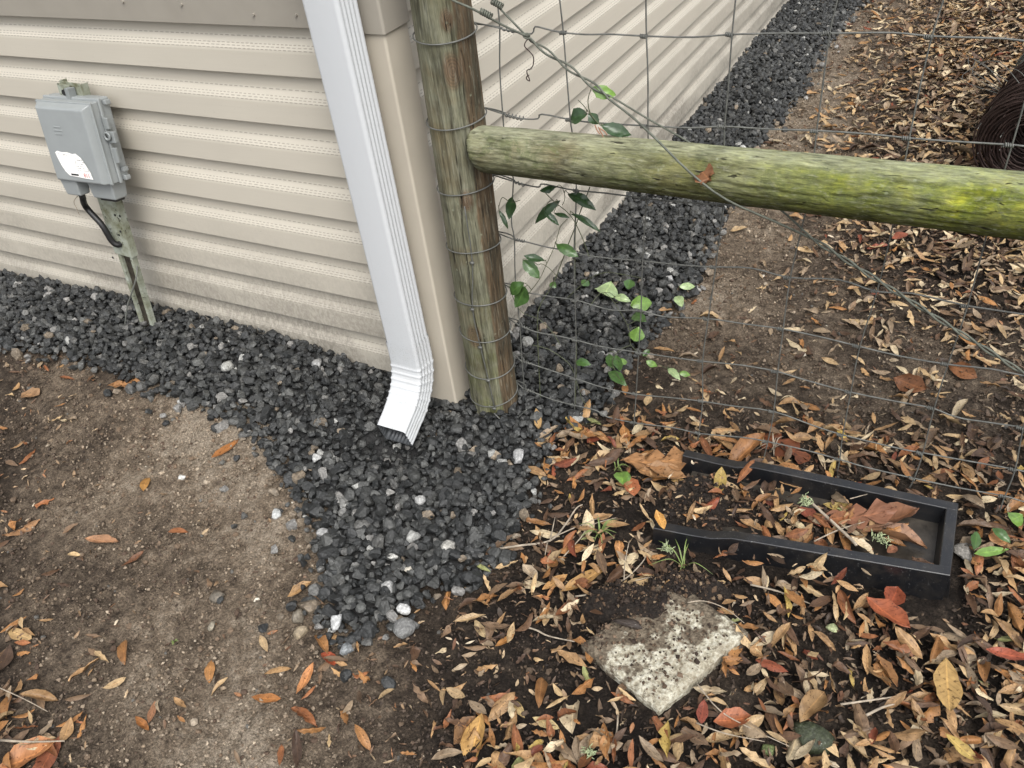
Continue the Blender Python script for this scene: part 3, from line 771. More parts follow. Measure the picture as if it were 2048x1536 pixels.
VS = [
 [(990,-60),(996,0),(1001,57),(1001,140),(1007,228),(1012,290),(1024,345),(1028,362),(1024,440),(1030,478),(1032,560),(1041,651),(1045,722),(1049,777),(1044,842)],
 [(1115,-60),(1121,0),(1128,64),(1134,140),(1142,239),(1146,268),(1150,330),(1154,380),(1149,502),(1151,601),(1153,680),(1150,757),(1150,812),(1150,855)],
 [(1291,-60),(1293,0),(1294,72),(1297,150),(1297,252),(1298,320),(1294,397),(1286,522),(1283,621),(1278,706),(1273,788),(1269,845),(1266,872)],
 [(1476,-60),(1472,0),(1465,70),(1457,180),(1450,253),(1449,330),(1447,409),(1432,534),(1417,638),(1406,722),(1406,801),(1398,866),(1392,905)],
 [(1682,-60),(1675,0),(1660,66),(1645,180),(1634,262),(1625,340),(1612,422),(1581,555),(1567,658),(1556,743),(1548,823),(1536,883),(1524,930)],
 [(1905,-60),(1887,0),(1864,73),(1841,170),(1819,276),(1803,360),(1788,440),(1755,580),(1720,692),(1702,784),(1686,868),(1680,918),(1674,945)],
 [(2120,-60),(2072,110),(2050,200),(2024,290),(2000,370),(1975,463),(1935,612),(1896,728),(1868,817),(1846,905),(1828,957),(1818,975)],
 [(2120,640),(2070,762),(2045,862),(2030,939),(2009,992),(2000,1020)]]
for line in VS:
    pts = [fp(q) + np.array([0, -.003, 0]) for q in line]
    b = MB(); b.tube(pts, WR * .92, 6, 3); b.build('stay_wire', M_WIRE, fence, smooth=True)
# further stays and their wires beyond the right edge
for q in range(3):
    xs = 1.52 + .155 * q
    b = MB(); b.tube([(xs, YM, z) for z in np.linspace(.0, 1.12, 9)], WR * .92, 6, 2); b.build('stay_wire', M_WIRE, fence, smooth=True)
# stay lying on the front of the post
b = MB(); cyl = []
for (qx, qy) in [(920, 320)] + wrap_front[2:]:
    v = ray(qx, qy); pc = pcent(.4); o = CC[:2] - pc
    A = v[:2] @ v[:2]; B_ = 2 * o @ v[:2]; C_ = o @ o - .0645 ** 2; disc = max(B_ * B_ - 4 * A * C_, 0)
    cyl.append(CC + v * ((-B_ - math.sqrt(disc)) / (2 * A)))
b.tube(cyl[1:], WR * .9, 6, 3); b.build('stay_wire', M_WIRE, fence, smooth=True)
for c in cyl[2:]:
    b = MB(); b.tube([c + [-.004, -.002, 0], c + [0, -.0035, .001], c + [.005, -.001, 0]], .0032, 8); b.build('wire_knot', M_WIRE, fence, smooth=True)
# knots at the crossings
cross = [(i, j) for i in range(8) for j in range(8)]
def cross_pt(h, v):
    a = crom(np.array([np.array(q, float) for q in h]), 6); c = crom(np.array([np.array(q, float) for q in v]), 6)
    D = np.linalg.norm(a[:, None] - c[None], axis=2); k = np.unravel_index(D.argmin(), D.shape)
    return (a[k[0]] if D[k] < 14 else None)
kcount = 0
knot_me = None
for hi in range(8):
    for vi in range(1, 8):
        c = cross_pt(H[hi], VS[vi])
        if c is None: continue
        if knot_me is None:
            b = MB(); hel = [(-.0065 + .013 * t, .0030 * math.cos(t * 4 * 6.28), .0030 * math.sin(t * 4 * 6.28)) for t in np.linspace(0, 1, 40)]
            b.tube(hel, WR * .85, 5)
            me = bpy.data.meshes.new('wire_knot'); me.from_pydata(b.v, [], b.f); me.update(); me.polygons.foreach_set('use_smooth', np.full(len(me.polygons), True)); me.materials.append(M_WIRE); knot_me = me
        o = link('wire_knot', knot_me, None, fence); P = fp(c); o.location = Vector(P - fl) + Vector((-.004, -.002, 0)); o.rotation_euler = (rng.uniform(0, 6), rng.normal(0, .1), rng.normal(0, .08))
# bottom loose wires at the post foot
b = MB(); b.tube([fp(q) for q in [(1020, 790), (1040, 806), (1058, 824), (1078, 837), (1110, 850), (1141, 856)]], WR, 6, 3); b.build('line_wire', M_WIRE, fence, smooth=True)
b = MB(); b.tube([at(q[0], q[1], (0, 1, 0), -.025) for q in [(988, 826), (1000, 838), (1012, 848)]] + [at(q[0], q[1], (0, 1, 0), .0) for q in [(1030, 840), (1054, 818)]], WR, 6, 4); b.build('wrap_wire', M_WIRE, fence, smooth=True)

# twisted brace wire: two strands
def bp(q, y): return at(q[0], q[1], (0, 1, 0), y)
A1 = [(880, -18, -.02), (905, 0, -.02), (935, 13, -.02), (965, 28, .0), (1005, 50, .03), (1050, 71, .04)]
A2 = [(975, -20, .03), (990, 6, .035), (1020, 38, .04), (1053, 72, .045)]
mid1 = np.array([bp((1053, 74), .042), bp((1222, 197), .042)])
def twisted(Pa, Pb, turns, rd, n, ph):
    d = Pb - Pa; L = np.linalg.norm(d); d = d / L; u0 = np.cross(d, [0, 1, 0]); u0 /= np.linalg.norm(u0); v0 = np.cross(d, u0)
    return [Pa + d * L * t + rd * (math.cos(6.28 * turns * t + ph) * u0 + math.sin(6.28 * turns * t + ph) * v0) for t in np.linspace(0, 1, n)]
strandA = [bp(q[:2], q[2]) for q in A1] + twisted(mid1[0], mid1[1], 1.8, .0042, 18, 0)[1:] + \
    [bp((1300, 240), .07), bp((1380, 286), .098), bp((1430, 330), .100), bp((1500, 375), .098), bp((1563, 421), .07), bp((1603, 457), .046)]
strandB = [bp(q[:2], q[2]) for q in A2] + twisted(mid1[0], mid1[1], 1.8, .0042, 18, math.pi)[1:] + \
    [bp((1262, 232), .02), bp((1310, 276), -.015), bp((1380, 345), -.03), bp((1452, 399), -.03), bp((1545, 441), .0), bp((1604, 468), .035)]
mid2 = [bp((1610, 468), .042), bp((2048, 747), .042)]; d2 = mid2[1] - mid2[0]; mid2[1] = mid2[0] + d2 * 1.5
strandA += twisted(mid2[0], mid2[1], 7, .0030, 70, 0)[1:]; strandB += twisted(mid2[0], mid2[1], 7, .0030, 70, math.pi)[1:]
for s_ in (strandA, strandB):
    b = MB(); b.tube(s_, .0021, 6, 3); b.build('brace_wire', M_BRACE, fence, smooth=True)
for (qx, qy, y) in ((962, 22, .0), (984, 2, .034)):
    P = bp((qx, qy), y); d0 = bp((qx + 26, qy + 14), y) - P; d0 /= np.linalg.norm(d0); u0 = np.cross(d0, [0, 1, 0]); u0 /= np.linalg.norm(u0); v0 = np.cross(d0, u0)
    b = MB(); b.tube([P + d0 * .022 * t + .0048 * (math.cos(t * 31) * u0 + math.sin(t * 31) * v0) for t in np.linspace(0, 1, 46)], .0019, 6); b.build('wire_coil', M_BRACE, fence, smooth=True)
P = bp((1053, 73), .04); b = MB(); b.tube([P + np.array([.006 * math.cos(t), .006 * math.sin(t), .004 * math.sin(t * .7)]) for t in np.linspace(0, 13, 40)], .0016, 6); b.build('wire_coil', M_BRACE, fence, smooth=True)
b = MB(); b.tube([bp(q, .035) for q in [(1056, 78), (1050, 86), (1050, 94), (1060, 104), (1067, 115), (1066, 130), (1061, 138), (1054, 141), (1055, 150), (1058, 156), (1059, 162), (1054, 159), (1053, 154), (1058, 150)]], .0011, 5, 4)
b.build('loose_wire_end', M_RUST, fence, smooth=True)

# ------------------------------------------------------------------ UTILITY PEDESTAL
SB = at(301, 692, (0, 0, 1), .035); SB[2] = .0
ST = np.array([-.985, -.042, .815])
ped = thing('utility_pedestal', tuple(SB), 'grey plastic telephone box on a leaning weathered stake by the siding', 'utility box')
ax = (ST - SB); Ls = np.linalg.norm(ax); ax /= Ls
wd = np.array([1., 0, 0]); wd -= ax * (wd @ ax); wd /= np.linalg.norm(wd); dp = np.cross(wd, ax)   # dp points to the wall (+y)
if dp[1] < 0: dp = -dp
Rm = np.stack([wd, dp, ax], 1)
def sp(a, w, d): return SB + ax * a + wd * w + dp * d
M_PLATE = NT('weathered_green_plate'); _v = M_PLATE.coord(); _n = M_PLATE.noise(_v, 22, 5, .65); _n2 = M_PLATE.noise(_v, 90, 4, .6)
_z = M_PLATE.sep(M_PLATE.attr('tv', 'Vector'))[2]
_c = M_PLATE.ramp(_n, [(.3, (.110, .110, .060)), (.5, (.240, .255, .200)), (.7, (.330, .355, .310))])
_c = M_PLATE.mix(M_PLATE.ramp(_n2, [(.60, 0.), (.68, 1.)]), _c, (.035, .032, .020)); M_PLATE.bump(_n2, .001)
M_PLATE = M_PLATE.fin(_c, .75, .3)
def channel(a0, a1, w0, w1, t, fl_, nm, mt):
    b = MB(); rings = []
    for a, w in ((a0, w0), (a1, w1)):
        h = w / 2; rings.append([sp(a, -h, 0), sp(a, h, 0), sp(a, h, fl_), sp(a, h - t, fl_), sp(a, h - t, t), sp(a, -h + t, t), sp(a, -h + t, fl_), sp(a, -h, fl_)])
    b.loft(rings); return b.build(nm, mt, ped, bevel=.0008)
channel(.345, .835, .072, .082, .003, .022, 'stake_cover', M_PLATE)
# lower stake: two pale flanges and a dark inner channel between them
b = MB()
b.loft([[sp(a, w, .004), sp(a, w + .012, .004), sp(a, w + .012, .020), sp(a, w, .020)] for a, w in ((-.08, -.026), (.20, -.029), (.345, -.031))]); b.build('stake_flange', M_PLATE, ped)
b = MB()
b.loft([[sp(a, w, .004), sp(a, w + .011, .004), sp(a, w + .011, .020), sp(a, w, .020)] for a, w in ((-.08, .017), (.20, .017), (.345, .019))]); b.build('stake_flange', M_PLATE, ped)
b = MB(); b.loft([[sp(a, -.017, .012), sp(a, .017, .012), sp(a, .017, .020), sp(a, -.017, .020)] for a in (-.08, .345)]); b.build('stake_core', m_plain('dark_stake_channel', (.035, .030, .022), .9, .2, 0, .6, 60, .002), ped)
# holes in the cover
for (qx, qy) in [(230, 430), (240, 432), (241, 463), (226, 515), (238, 470)]:
    v = ray(qx, qy); nrm = dp; o = sp(.4, 0, -.0008); P = CC + v * (((o - CC) @ nrm) / (v @ nrm))
    b = MB(); b.tube([P, P - dp * .0012], .0036 if qy != 470 else .003, 8); b.build('hole', M_CABLE, ped)
# hanger bracket with slots on top
def onplane(qx, qy, dd):
    v = ray(qx, qy); o = sp(.6, 0, dd); return CC + v * (((o - CC) @ dp) / (v @ dp))
b = MB(); cB = sp(.795, -.012, -.006); b.box(cB, (.058, .006, .07), Rm); b.build('bracket', M_PLATE, ped, bevel=.001)
b = MB(); b.box(sp(.80, .012, -.014), (.014, .022, .055), Rm); b.build('bracket_rib', M_GREYD, ped, bevel=.0015)
b = MB(); b.tube([sp(.812, -.014, -.008), sp(.812, -.014, -.016)], .007, 12); b.build('bolt', M_CABLE, ped)
# housing: boxes in a nearly upright frame
HC = np.array([-.976, -.07, .690]); tl = R(9)
Hx = np.array([math.cos(R(3)), math.sin(R(3)), 0]); Hz = np.array([.0, math.sin(tl), math.cos(tl)]); Hy = np.cross(Hz, Hx); HR = np.stack([Hx, Hy, Hz], 1)
def hp(x, y, z): return HC + Hx * x + Hy * y + Hz * z
def rbox(x0, x1, y, z0, z1): return [hp(x0, y, z0), hp(x1, y, z0), hp(x1, y, z1), hp(x0, y, z1)]
b = MB(); b.loft([rbox(-.094, .098, .026, -.100, .112), rbox(-.094, .098, -.004, -.100, .112)]); b.build('housing', M_GREY, ped, bevel=.006)
b = MB(); b.loft([rbox(-.099, .103, -.003, -.104, .112), rbox(-.099, .103, -.013, -.104, .112)]); b.build('housing_flange', M_GREY, ped, bevel=.003)
b = MB(); b.loft([rbox(-.096, .099, -.013, -.100, .106), rbox(-.095, .098, -.034, -.100, .104), rbox(-.086, .086, -.052, -.098, .093), rbox(-.080, .080, -.055, -.094, .087)]); lid = b.build('lid', M_GREY, ped, bevel=.004)
b = MB(); b.loft([rbox(-.098, .101, -.032, -.102, .106), rbox(-.098, .101, -.038, -.102, .106)]); b.build('lid_rim', M_GREY, lid, bevel=.002)
for (x0, x1, y0, y1, z0) in ((-.088, -.026, -.046, -.004, -.142), (-.008, .085, -.030, .020, -.148)):
    b = MB(); b.loft([[hp(x0 + .006, y0 + .005, z0), hp(x1 - .004, y0 + .005, z0), hp(x1 - .004, y1 - .004, z0), hp(x0 + .006, y1 - .004, z0)], [hp(x0, y0, -.099), hp(x1, y0, -.099), hp(x1, y1, -.099), hp(x0, y1, -.099)]])
    b.build('cable_foot', M_GREY, ped, bevel=.004)
b = MB(); b.box(hp(.045, -.004, -.151), (.060, .030, .008), HR); b.build('gland', M_CABLE, ped, bevel=.002)
# latch and hinge lugs on the right side
b = MB()
b.box(hp(.111, -.012, .052), (.016, .010, .030), HR); b.box(hp(.118, -.012, .018), (.026, .012, .030), HR); b.box(hp(.117, -.014, -.028), (.014, .010, .040), HR)
lt = b.build('latch', M_GREYD, ped, bevel=.003)
b = MB(); b.tube([hp(.112, -.022, .022) + Hx * .009 * math.cos(t) + Hz * .009 * math.sin(t) for t in np.linspace(0, 6.3, 20)], .0032, 6, cap=False); b.build('latch_ring', M_GREYD, lt, smooth=True)
for z in (.100, -.070, -.092):
    b = MB(); b.box(hp(.104, .010, z), (.012, .016, .012), HR); b.build('lug', M_GREY, ped, bevel=.002)
# raised maker's mark on the lid, too worn to read
b = MB()
for r_, w_ in ((.045, .024), (.036, .030), (.027, .026)): b.box(hp(-.022, -.0555, r_), (w_, .0016, .0035), HR)
b.build('embossed_mark', M_GREY, lid, bevel=.0006)
# torn white sticker with small print
t = NT('sticker_paper'); s3 = t.sep(t.attr('tv', 'Vector')); u_, v_ = s3[0], s3[1]
white = (.80, .79, .76)
cmb = t.new('ShaderNodeCombineXYZ'); t.l(u_, cmb.inputs[0]); t.l(v_, cmb.inputs[1])
mpv = t.new('ShaderNodeMapping'); t.l(cmb.outputs[0], mpv.inputs[0]); mpv.inputs['Scale'].default_value = (46, 12, 1)
txt = t.ramp(t.noise(mpv.outputs[0], 1.0, 2, .5), [(.50, 0.), (.55, 1.)])
def box_mask(x0, x1, y0, y1):
    return t.math('MULTIPLY', t.math('MULTIPLY', t.math('GREATER_THAN', u_, x0), t.math('LESS_THAN', u_, x1)), t.math('MULTIPLY', t.math('GREATER_THAN', v_, y0), t.math('LESS_THAN', v_, y1)))
lines = t.math('LESS_THAN', t.math('FRACT', t.math('MULTIPLY', v_, 13.)), .45)
blk = t.math('MULTIPLY', t.math('MULTIPLY', box_mask(.55, .92, .30, .78), lines), txt)
c_ = t.mix(t.math('MULTIPLY', blk, .8), white, (.10, .09, .09))
c_ = t.mix(t.math('MULTIPLY', box_mask(.08, .62, .82, .90), t.math('MULTIPLY', txt, .6)), c_, (.18, .17, .16))
c_ = t.mix(box_mask(.32, .56, .10, .17), c_, (.02, .02, .02))
worn = t.ramp(t.noise(cmb.outputs[0], 9, 4, .6), [(.60, 0.), (.66, 1.)]); c_ = t.mix(t.math('MULTIPLY', worn, .5), c_, (.35, .36, .35))
M_PAPER = t.fin(c_, .5, .4)
ox, oz, sw, sh = -.056, -.086, .115, .070
outl = [(0, .92), (.08, .99), (.22, .95), (.40, .97), (.55, .92), (.66, .95), (.80, .80), (.90, .52), (.97, .28), (1., .02), (.78, .03), (.50, .06), (.26, .08), (.16, .22), (.08, .45), (.03, .70)]
b = MB(); VV = [hp(ox + x * sw, -.0562, oz + y * sh) for x, y in outl]; V2 = [v - Hy * .0006 * 1 for v in VV]
b.add(V2, [tuple(range(len(V2)))[::-1]], [(x, y, 0) for x, y in outl]); stk = b.build('sticker', M_PAPER, lid)
M_RED = m_plain('faded_red_print', (.50, .13, .12), .6, .3, 0, .1, 80, 0)
def lettering(txt, size, P, mt, nm, parent):
    cu = bpy.data.curves.new(nm, 'FONT'); cu.body = txt; cu.size = size; cu.extrude = .0001; cu.align_x = 'CENTER'
    o = bpy.data.objects.new('tmp', cu); COL.objects.link(o)
    dg = bpy.context.evaluated_depsgraph_get(); me = bpy.data.meshes.new_from_object(o.evaluated_get(dg)); bpy.data.objects.remove(o)
    me.name = nm; me.materials.clear(); me.materials.append(mt)
    x = link(nm, me, None, parent)
    m = Matrix((( Hx[0], Hz[0], -Hy[0], 0), (Hx[1], Hz[1], -Hy[1], 0), (Hx[2], Hz[2], -Hy[2], 0), (0, 0, 0, 1)))
    x.matrix_local = Matrix.Translation(Vector(P) - Vector(parent_world(parent))) @ m
    return x
lettering('811', .015, hp(ox + .83 * sw, -.0574, oz + .08 * sh), M_RED, 'printed_number', stk)
# cables
hole = onplane(238, 486, -.002)
b = MB(); b.tube([hp(-.048, -.025, -.132), hp(-.044, -.026, -.150), at(172, 414, (0, 1, 0), -.095), at(204, 450, (0, 1, 0), -.095), hole + np.array([-.010, -.012, .012]), hole + np.array([0, -.004, -.004]), hole + dp * .01], .0085, 10, 5); b.build('cable', M_CABLE, ped, smooth=True)
def near_stake(q, d): return onplane(q[0], q[1], d)
b = MB(); b.tube([near_stake(q, d) for q, d in [((274, 520), .03), ((274, 545), -.004), ((270, 565), -.012), ((262, 590), -.014), ((255, 612), -.012), ((251, 640), -.012), ((250, 664), -.014), ((256, 690), -.016), ((264, 712), -.01)]], .0022, 6, 4); b.build('ground_wire', m_plain('grey_wire_sheath', (.14, .145, .13), .6, .4), ped, smooth=True)
b = MB(); b.tube([hp(-.052, -.02, -.14), at(148, 402, (0, 1, 0), -.11), at(154, 418, (0, 1, 0), -.11), at(159, 430, (0, 1, 0), -.11)], .0009, 5, 4); b.build('dry_stalk', M_TWIG, ped)

# ------------------------------------------------------------------ SPLASH BLOCK
M_BLK = m_plain('black_plastic', (.016, .017, .019), .40, .5, 0, .25, 45, .0008)
t = NT('black_plastic_worn'); v = t.coord(); n0 = t.noise(v, 30, 4, .6); sc_ = t.math('MULTIPLY', t.ramp(t.noise(v, 300, 3, .65), [(.64, 0.), (.70, 1.)]), t.ramp(t.noise(v, 12, 3, .6), [(.40, .2), (.60, 1.)]))
dirtm = t.ramp(t.noise(v, 18, 5, .7), [(.48, 0.), (.64, 1.)])
c_ = t.mix(sc_, t.mix(t.math('MULTIPLY', dirtm, .35), (.006, .0065, .008), (.040, .034, .027)), (.14, .14, .135)); t.bump(n0, .0008)
M_BLK = t.fin(c_, .30, .8)
spl = thing('splash_block', (.92, -.1, 0), 'black plastic splash block tray holding wet leaves near the paver', 'splash block')
HR_, HT = .068, .050
nr = np.array([1.212, -.168, HR_]); fr = np.array([1.207, .032, HR_]); nl = np.array([.648, -.248, HT]); fl2 = np.array([.634, .010, HT])
def wall_strip(A, B, inward, nm, thick=.023, kink=True):
    """A right end, B left tip; section: outer slope, flat rim, inner slope"""
    A, B = np.array(A), np.array(B); inn = np.array(inward, float); rings = []
    for s in np.linspace(0, 1, 15):
        P = A * (1 - s) + B * s
        # rim is level then drops in a kink and flares near the open end
        zz = HR_ - (HR_ - .058) * s if s < .78 else (.058 - .004 * (s - .78) / .22)
        lat = 0 if s < .72 else (-.020 * sstep(.72, .90, s))
        zk = zz - (.010 * sstep(.70, .80, s) - .004 * sstep(.85, 1, s))
        P = P - inn * lat * (-1) * (-1 if False else 1) * 0
        bz = height(P[0], P[1]) - .03
        c = np.array([P[0], P[1], 0.])
        h = max(zk, 0)
        rings.append([c - inn * .010 + [0, 0, bz], c + [0, 0, h - .0015], c + inn * .0015 + [0, 0, h], c + inn * (thick - .0015) + [0, 0, h], c + inn * thick + [0, 0, h - .0015], c + inn * (thick + .010) + [0, 0, bz]])
    b = MB(); b.loft(rings); return b.build(nm, M_BLK, spl, bevel=.0015)
wall_strip(nr, nl, (0, 1, 0), 'side_wall'); wall_strip(fr, fl2, (0, -1, 0), 'side_wall')
# end wall
rings = []
for s in (0, .5, 1):
    P = nr * (1 - s) + fr * s; P = P + np.array([0.0015, 0, 0]); c = np.array([P[0], P[1] + (.0015 if s == 0 else (-.0015 if s == 1 else 0)), 0])
    rings.append([c + [.012, 0, -.03], c + [0, 0, HR_ - .0035], c + [-.0015, 0, HR_ - .0006], c + [-.0215, 0, HR_ - .0006], c + [-.023, 0, HR_ - .0025], c + [-.034, 0, -.03]])
b = MB(); b.loft(rings); b.build('end_wall', M_BLK, spl, bevel=.0015)
b = MB(); b.add([(1.20, -.15, .024), (1.20, .02, .024), (.66, -.01, .010), (.66, -.235, .010), (1.20, -.15, -.02), (1.20, .02, -.02), (.66, -.01, -.02), (.66, -.235, -.02)],
                [(0, 1, 2, 3), (7, 6, 5, 4), (0, 4, 5, 1), (1, 5, 6, 2), (2, 6, 7, 3), (3, 7, 4, 0)])
M_FLOOR = m_plain('muddy_tray_floor', (.040, .034, .027), .35, .5, 0, .6, 35, .002)
b.build('tray_floor', M_FLOOR, spl)

# ------------------------------------------------------------------ PAVER
t = NT('lime_crusted_concrete'); v = t.coord(); n1 = t.noise(v, 22, 5, .6); n2 = t.noise(v, 110, 4, .65)
cr = t.voro(t.coord('Object', (1, 1, 1)), 120, 'F1'); x, y = t.sep(v)[0], t.sep(v)[1]
g = t.math('ADD', t.math('MULTIPLY', x, 3.6), t.math('MULTIPLY', y, -3.4)); f = t.math('ADD', g, t.math('MULTIPLY', t.math('SUBTRACT', n1, .5), 2.6))
f = t.ramp(t.math('ADD', f, .50), [(.42, 0.), (.60, 1.)])
pale = t.ramp(n2, [(.30, (.16, .14, .10)), (.44, (.31, .285, .215)), (.62, (.50, .48, .395))])
pits = t.ramp(t.noise(v, 85, 4, .75), [(.36, 1.), (.44, 0.)])
pale = t.mix(t.math('MULTIPLY', pits, .7), pale, (.09, .07, .045)); pale = t.mix(t.ramp(t.noise(v, 16, 4, .6), [(.50, 0.), (.75, .55)]), pale, (.17, .135, .09))
c_ = t.mix(f, t.ramp(n2, [(.3, (.045, .034, .024)), (.7, (.20, .165, .12))]), pale)
t.bump(t.math('ADD', t.math('MULTIPLY', cr, -.6), n2), .005)
M_PAVER = t.fin(c_, .9, .2)
PL, PB, PR = G(1162, 1288, .028), G(1318, 1418, .028), G(1497, 1262, .030)
PT = PL + (PR - PB)
cxy = (PL + PR) / 2
N = 26; V = []; 
for j in range(N + 1):
    for i in range(N + 1):
        s, t_ = i / N, j / N
        P = PL * (1 - s) * (1 - t_) + PB * s * (1 - t_) + PR * s * t_ + PT * (1 - s) * t_
        e = min(s, 1 - s, t_, 1 - t_)
        V.append((P[0] + .003 * fbm(np.array(P[0]), np.array(P[1]), 60, 2, 3), P[1] + .003 * fbm(np.array(P[0]), np.array(P[1]), 50, 2, 4), P[2] + .0065 * fbm(np.array(P[0]), np.array(P[1]), 85, 3, 6) - .004 * math.exp(-e * 40)))
F = [(j * (N + 1) + i, j * (N + 1) + i + 1, (j + 1) * (N + 1) + i + 1, (j + 1) * (N + 1) + i) for j in range(N) for i in range(N)]
rim = [i for i in range(N + 1)] + [(j) * (N + 1) + N for j in range(1, N + 1)] + [N * (N + 1) + i for i in range(N - 1, -1, -1)] + [j * (N + 1) for j in range(N - 1, 0, -1)]
base = len(V); V += [(V[i][0] + .002 * fbm(np.array(V[i][0]), np.array(V[i][1]), 90, 2, 3), V[i][1] + .003 * fbm(np.array(V[i][0]), np.array(V[i][1]), 80, 2, 8), V[i][2] - .018) for i in rim]
base2 = len(V); V += [(V[i][0], V[i][1], -.03) for i in rim]; m = len(rim)
F += [(rim[(i + 1) % m], rim[i], base + i, base + (i + 1) % m) for i in range(m)] + [(base + (i + 1) % m, base + i, base2 + i, base2 + (i + 1) % m) for i in range(m)]
b = MB(); b.add(V, [f[::-1] for f in F]); pav = b.build('paver', M_PAVER, None, smooth=True, label='crusty white-stained concrete paver half buried in dark soil', cat='paver')
pav.data.transform(Matrix.Translation(-Vector((*cxy[:2], 0)))); pav.location = (*cxy[:2], 0)

q_ = rng.random((700, 2)) ** [1.6, .7]; A_ = PL + (PB - PL) * q_[:, :1] * .9 + (PT - PL) * q_[:, 1:] * .85 + rng.normal(0, .004, (700, 3)) * [1, 1, 0]
PAVDIRT = A_ + [0, 0, .0015]
# ------------------------------------------------------------------ LEAVES
def leaf_grid(seed, L=1., W=.34, rows=9, cols=5, fold=.25, bend=.3, curl=0., lobes=0, tip=1.0, twist=0.):
    r = np.random.default_rng(seed); V = []; A = []
    ts = np.linspace(0, 1, rows)
    for t in ts:
        w = W * .5 * (math.sin(math.pi * min(max(t, 0.0), 1)) ** .80) * (1 + .25 * (t - .5) * tip)
        if lobes: w = W * .5 * (.22 + .78 * abs(math.sin(math.pi * (t * lobes + .15)))) * math.sin(math.pi * (t * .9 + .06)) ** .5
        if t in (0, 1): w = .004
        for j in range(cols):
            s = j / (cols - 1) * 2 - 1
            y = s * w * (1 + .06 * r.normal()); x = (t - .5) * L + (abs(s) * .09 * lobes * .6 * L if lobes else 0)
            z = fold * abs(y) + bend * ((t - .5) ** 2) * L + curl * y * y * 6 / W + .012 * r.normal()
            a = twist * (t - .5); y, z = y * math.cos(a) - z * math.sin(a), y * math.sin(a) + z * math.cos(a)
            V.append((x, y, z)); A.append((t, (s + 1) / 2, 0))
    F = []
    for i in range(rows - 1):
        for j in range(cols - 1):
            a = i * cols + j; F += [(a, a + cols, a + cols + 1), (a, a + cols + 1, a + 1)]
    return np.array(V), np.array(F), np.array(A)
LV = [leaf_grid(300 + i, W=w, rows=7, cols=3 if i % 2 else 5, fold=f, bend=bd, curl=cu, twist=tw) for i, (w, f, bd, cu, tw) in enumerate([
    (.34, .20, .15, 0, .2), (.30, .35, .35, 0, -.3), (.38, .10, -.25, .3, .3), (.28, .55, .50, 0, .6), (.42, .15, .25, .2, -.5), (.36, .30, -.35, 0, .2),
    (.26, .70, .20, 0, -.2), (.33, -.30, .30, 0, .5), (.40, -.15, .45, .1, 0), (.30, .9, -.15, 0, .9)])]
# all variants share one grid (cols 5)
LV = [leaf_grid(300 + i, W=w, rows=8, cols=3, fold=f, bend=bd, curl=cu, twist=tw) for i, (w, f, bd, cu, tw) in enumerate([
    (.34, .20, .15, 0, .2), (.30, .35, .35, 0, -.3), (.38, .10, -.25, .3, .3), (.28, .55, .50, 0, .6), (.42, .15, .25, .2, -.5), (.36, .30, -.35, 0, .2),
    (.26, .70, .20, 0, -.2), (.33, -.30, .30, 0, .5), (.40, -.15, .45, .1, 0), (.30, .9, -.15, 0, .9)])]
LF = LV[0][1]; LA = LV[0][2]; LVs = [q[0] for q in LV]
for i in range(8):
    r_ = np.random.default_rng(900 + i); V_ = LVs[i].copy(); w_ = np.repeat(r_.uniform(.45, 1.3, 8), 3); V_[:, 1] *= w_
    if i % 2: V_[:, 0] = np.minimum(V_[:, 0], r_.uniform(.05, .3)) + r_.normal(0, .03, len(V_))
    V_[:, 1] = np.where(V_[:, 1] > 0, V_[:, 1] * r_.uniform(.3, 1.1), V_[:, 1]); V_[:, 2] += r_.normal(0, .035, len(V_)); LVs.append(V_)
LCOL = [(.27, .165, .080), (.24, .118, .045), (.185, .075, .032), (.15, .045, .024), (.33, .235, .130), (.085, .048, .028), (.22, .165, .110), (.13, .085, .053), (.40, .325, .215), (.060, .037, .025), (.30, .215, .065), (.20, .21, .09)]
LP_near = np.array([.20, .16, .10, .018, .13, .13, .08, .11, .05, .07, .02, .005])
LP_far = np.array([.10, .03, .01, .01, .17, .11, .22, .17, .11, .07, .00, .0])
# candidates over the ground
nc = 92000
cx = rng.uniform(-2.2, 3.2, nc); cy = rng.uniform(-1.5, 6.5, nc)
P = np.stack([cx, cy, np.zeros(nc)], -1); den = lookup(LEAFMAP, P) * (1 + 1.1 * fbm(cx, cy, 5, 2, 71))
px_, py_, pz_ = project(P)
ing = inpoly(cx, cy, GP) ; gd = pdist(cx, cy, GP[1:-2])
den = np.where(ing & (gd > .03), den * .02 * (gd < .2), den)
den = np.where((cx < .02) & (cy > 0), 0, den)
intray = (cx > .64) & (cx < 1.24) & (cy > -.26) & (cy < .04)
tr = np.interp(cx, [.6, .68, .80, 1.0, 1.1, 1.2], [1.5, 1., 5., 7.0, .8, 0.])
den = np.where(intray, tr, den)
rimz = ((cy > -.30) & (cy < -.13) | (cy > -.03) & (cy < .07)) & (cx > .60) & (cx < 1.25)
den = np.where(rimz & ~((cy > -.11) & (cy < -.03)), den * .9, den)
onpav = np.hypot(cx - cxy[0], cy - cxy[1]) < .12
den = np.where(onpav, den * .12, den)
den = np.where(cx < -.35, den * .6, den)
far_dim = np.where(cy > 2.5, .8, 1.)
yn = -.168 + (cx - 1.212) * .142; yf = .032 + (cx - 1.207) * .038
inwall = (cx > .63) & (cx < 1.24) & ((np.abs(cy - yn - .010) < .021) | (np.abs(cy - yf + .010) < .021) | (cx > 1.175) & (cy > -.2) & (cy < .06))
den = np.where(inwall, 0, den)
k = rng.random(nc) < (np.clip(den, 0, 9) / 9) ** 1.25 * 1.45 * far_dim
k &= (pz_ > -1) 
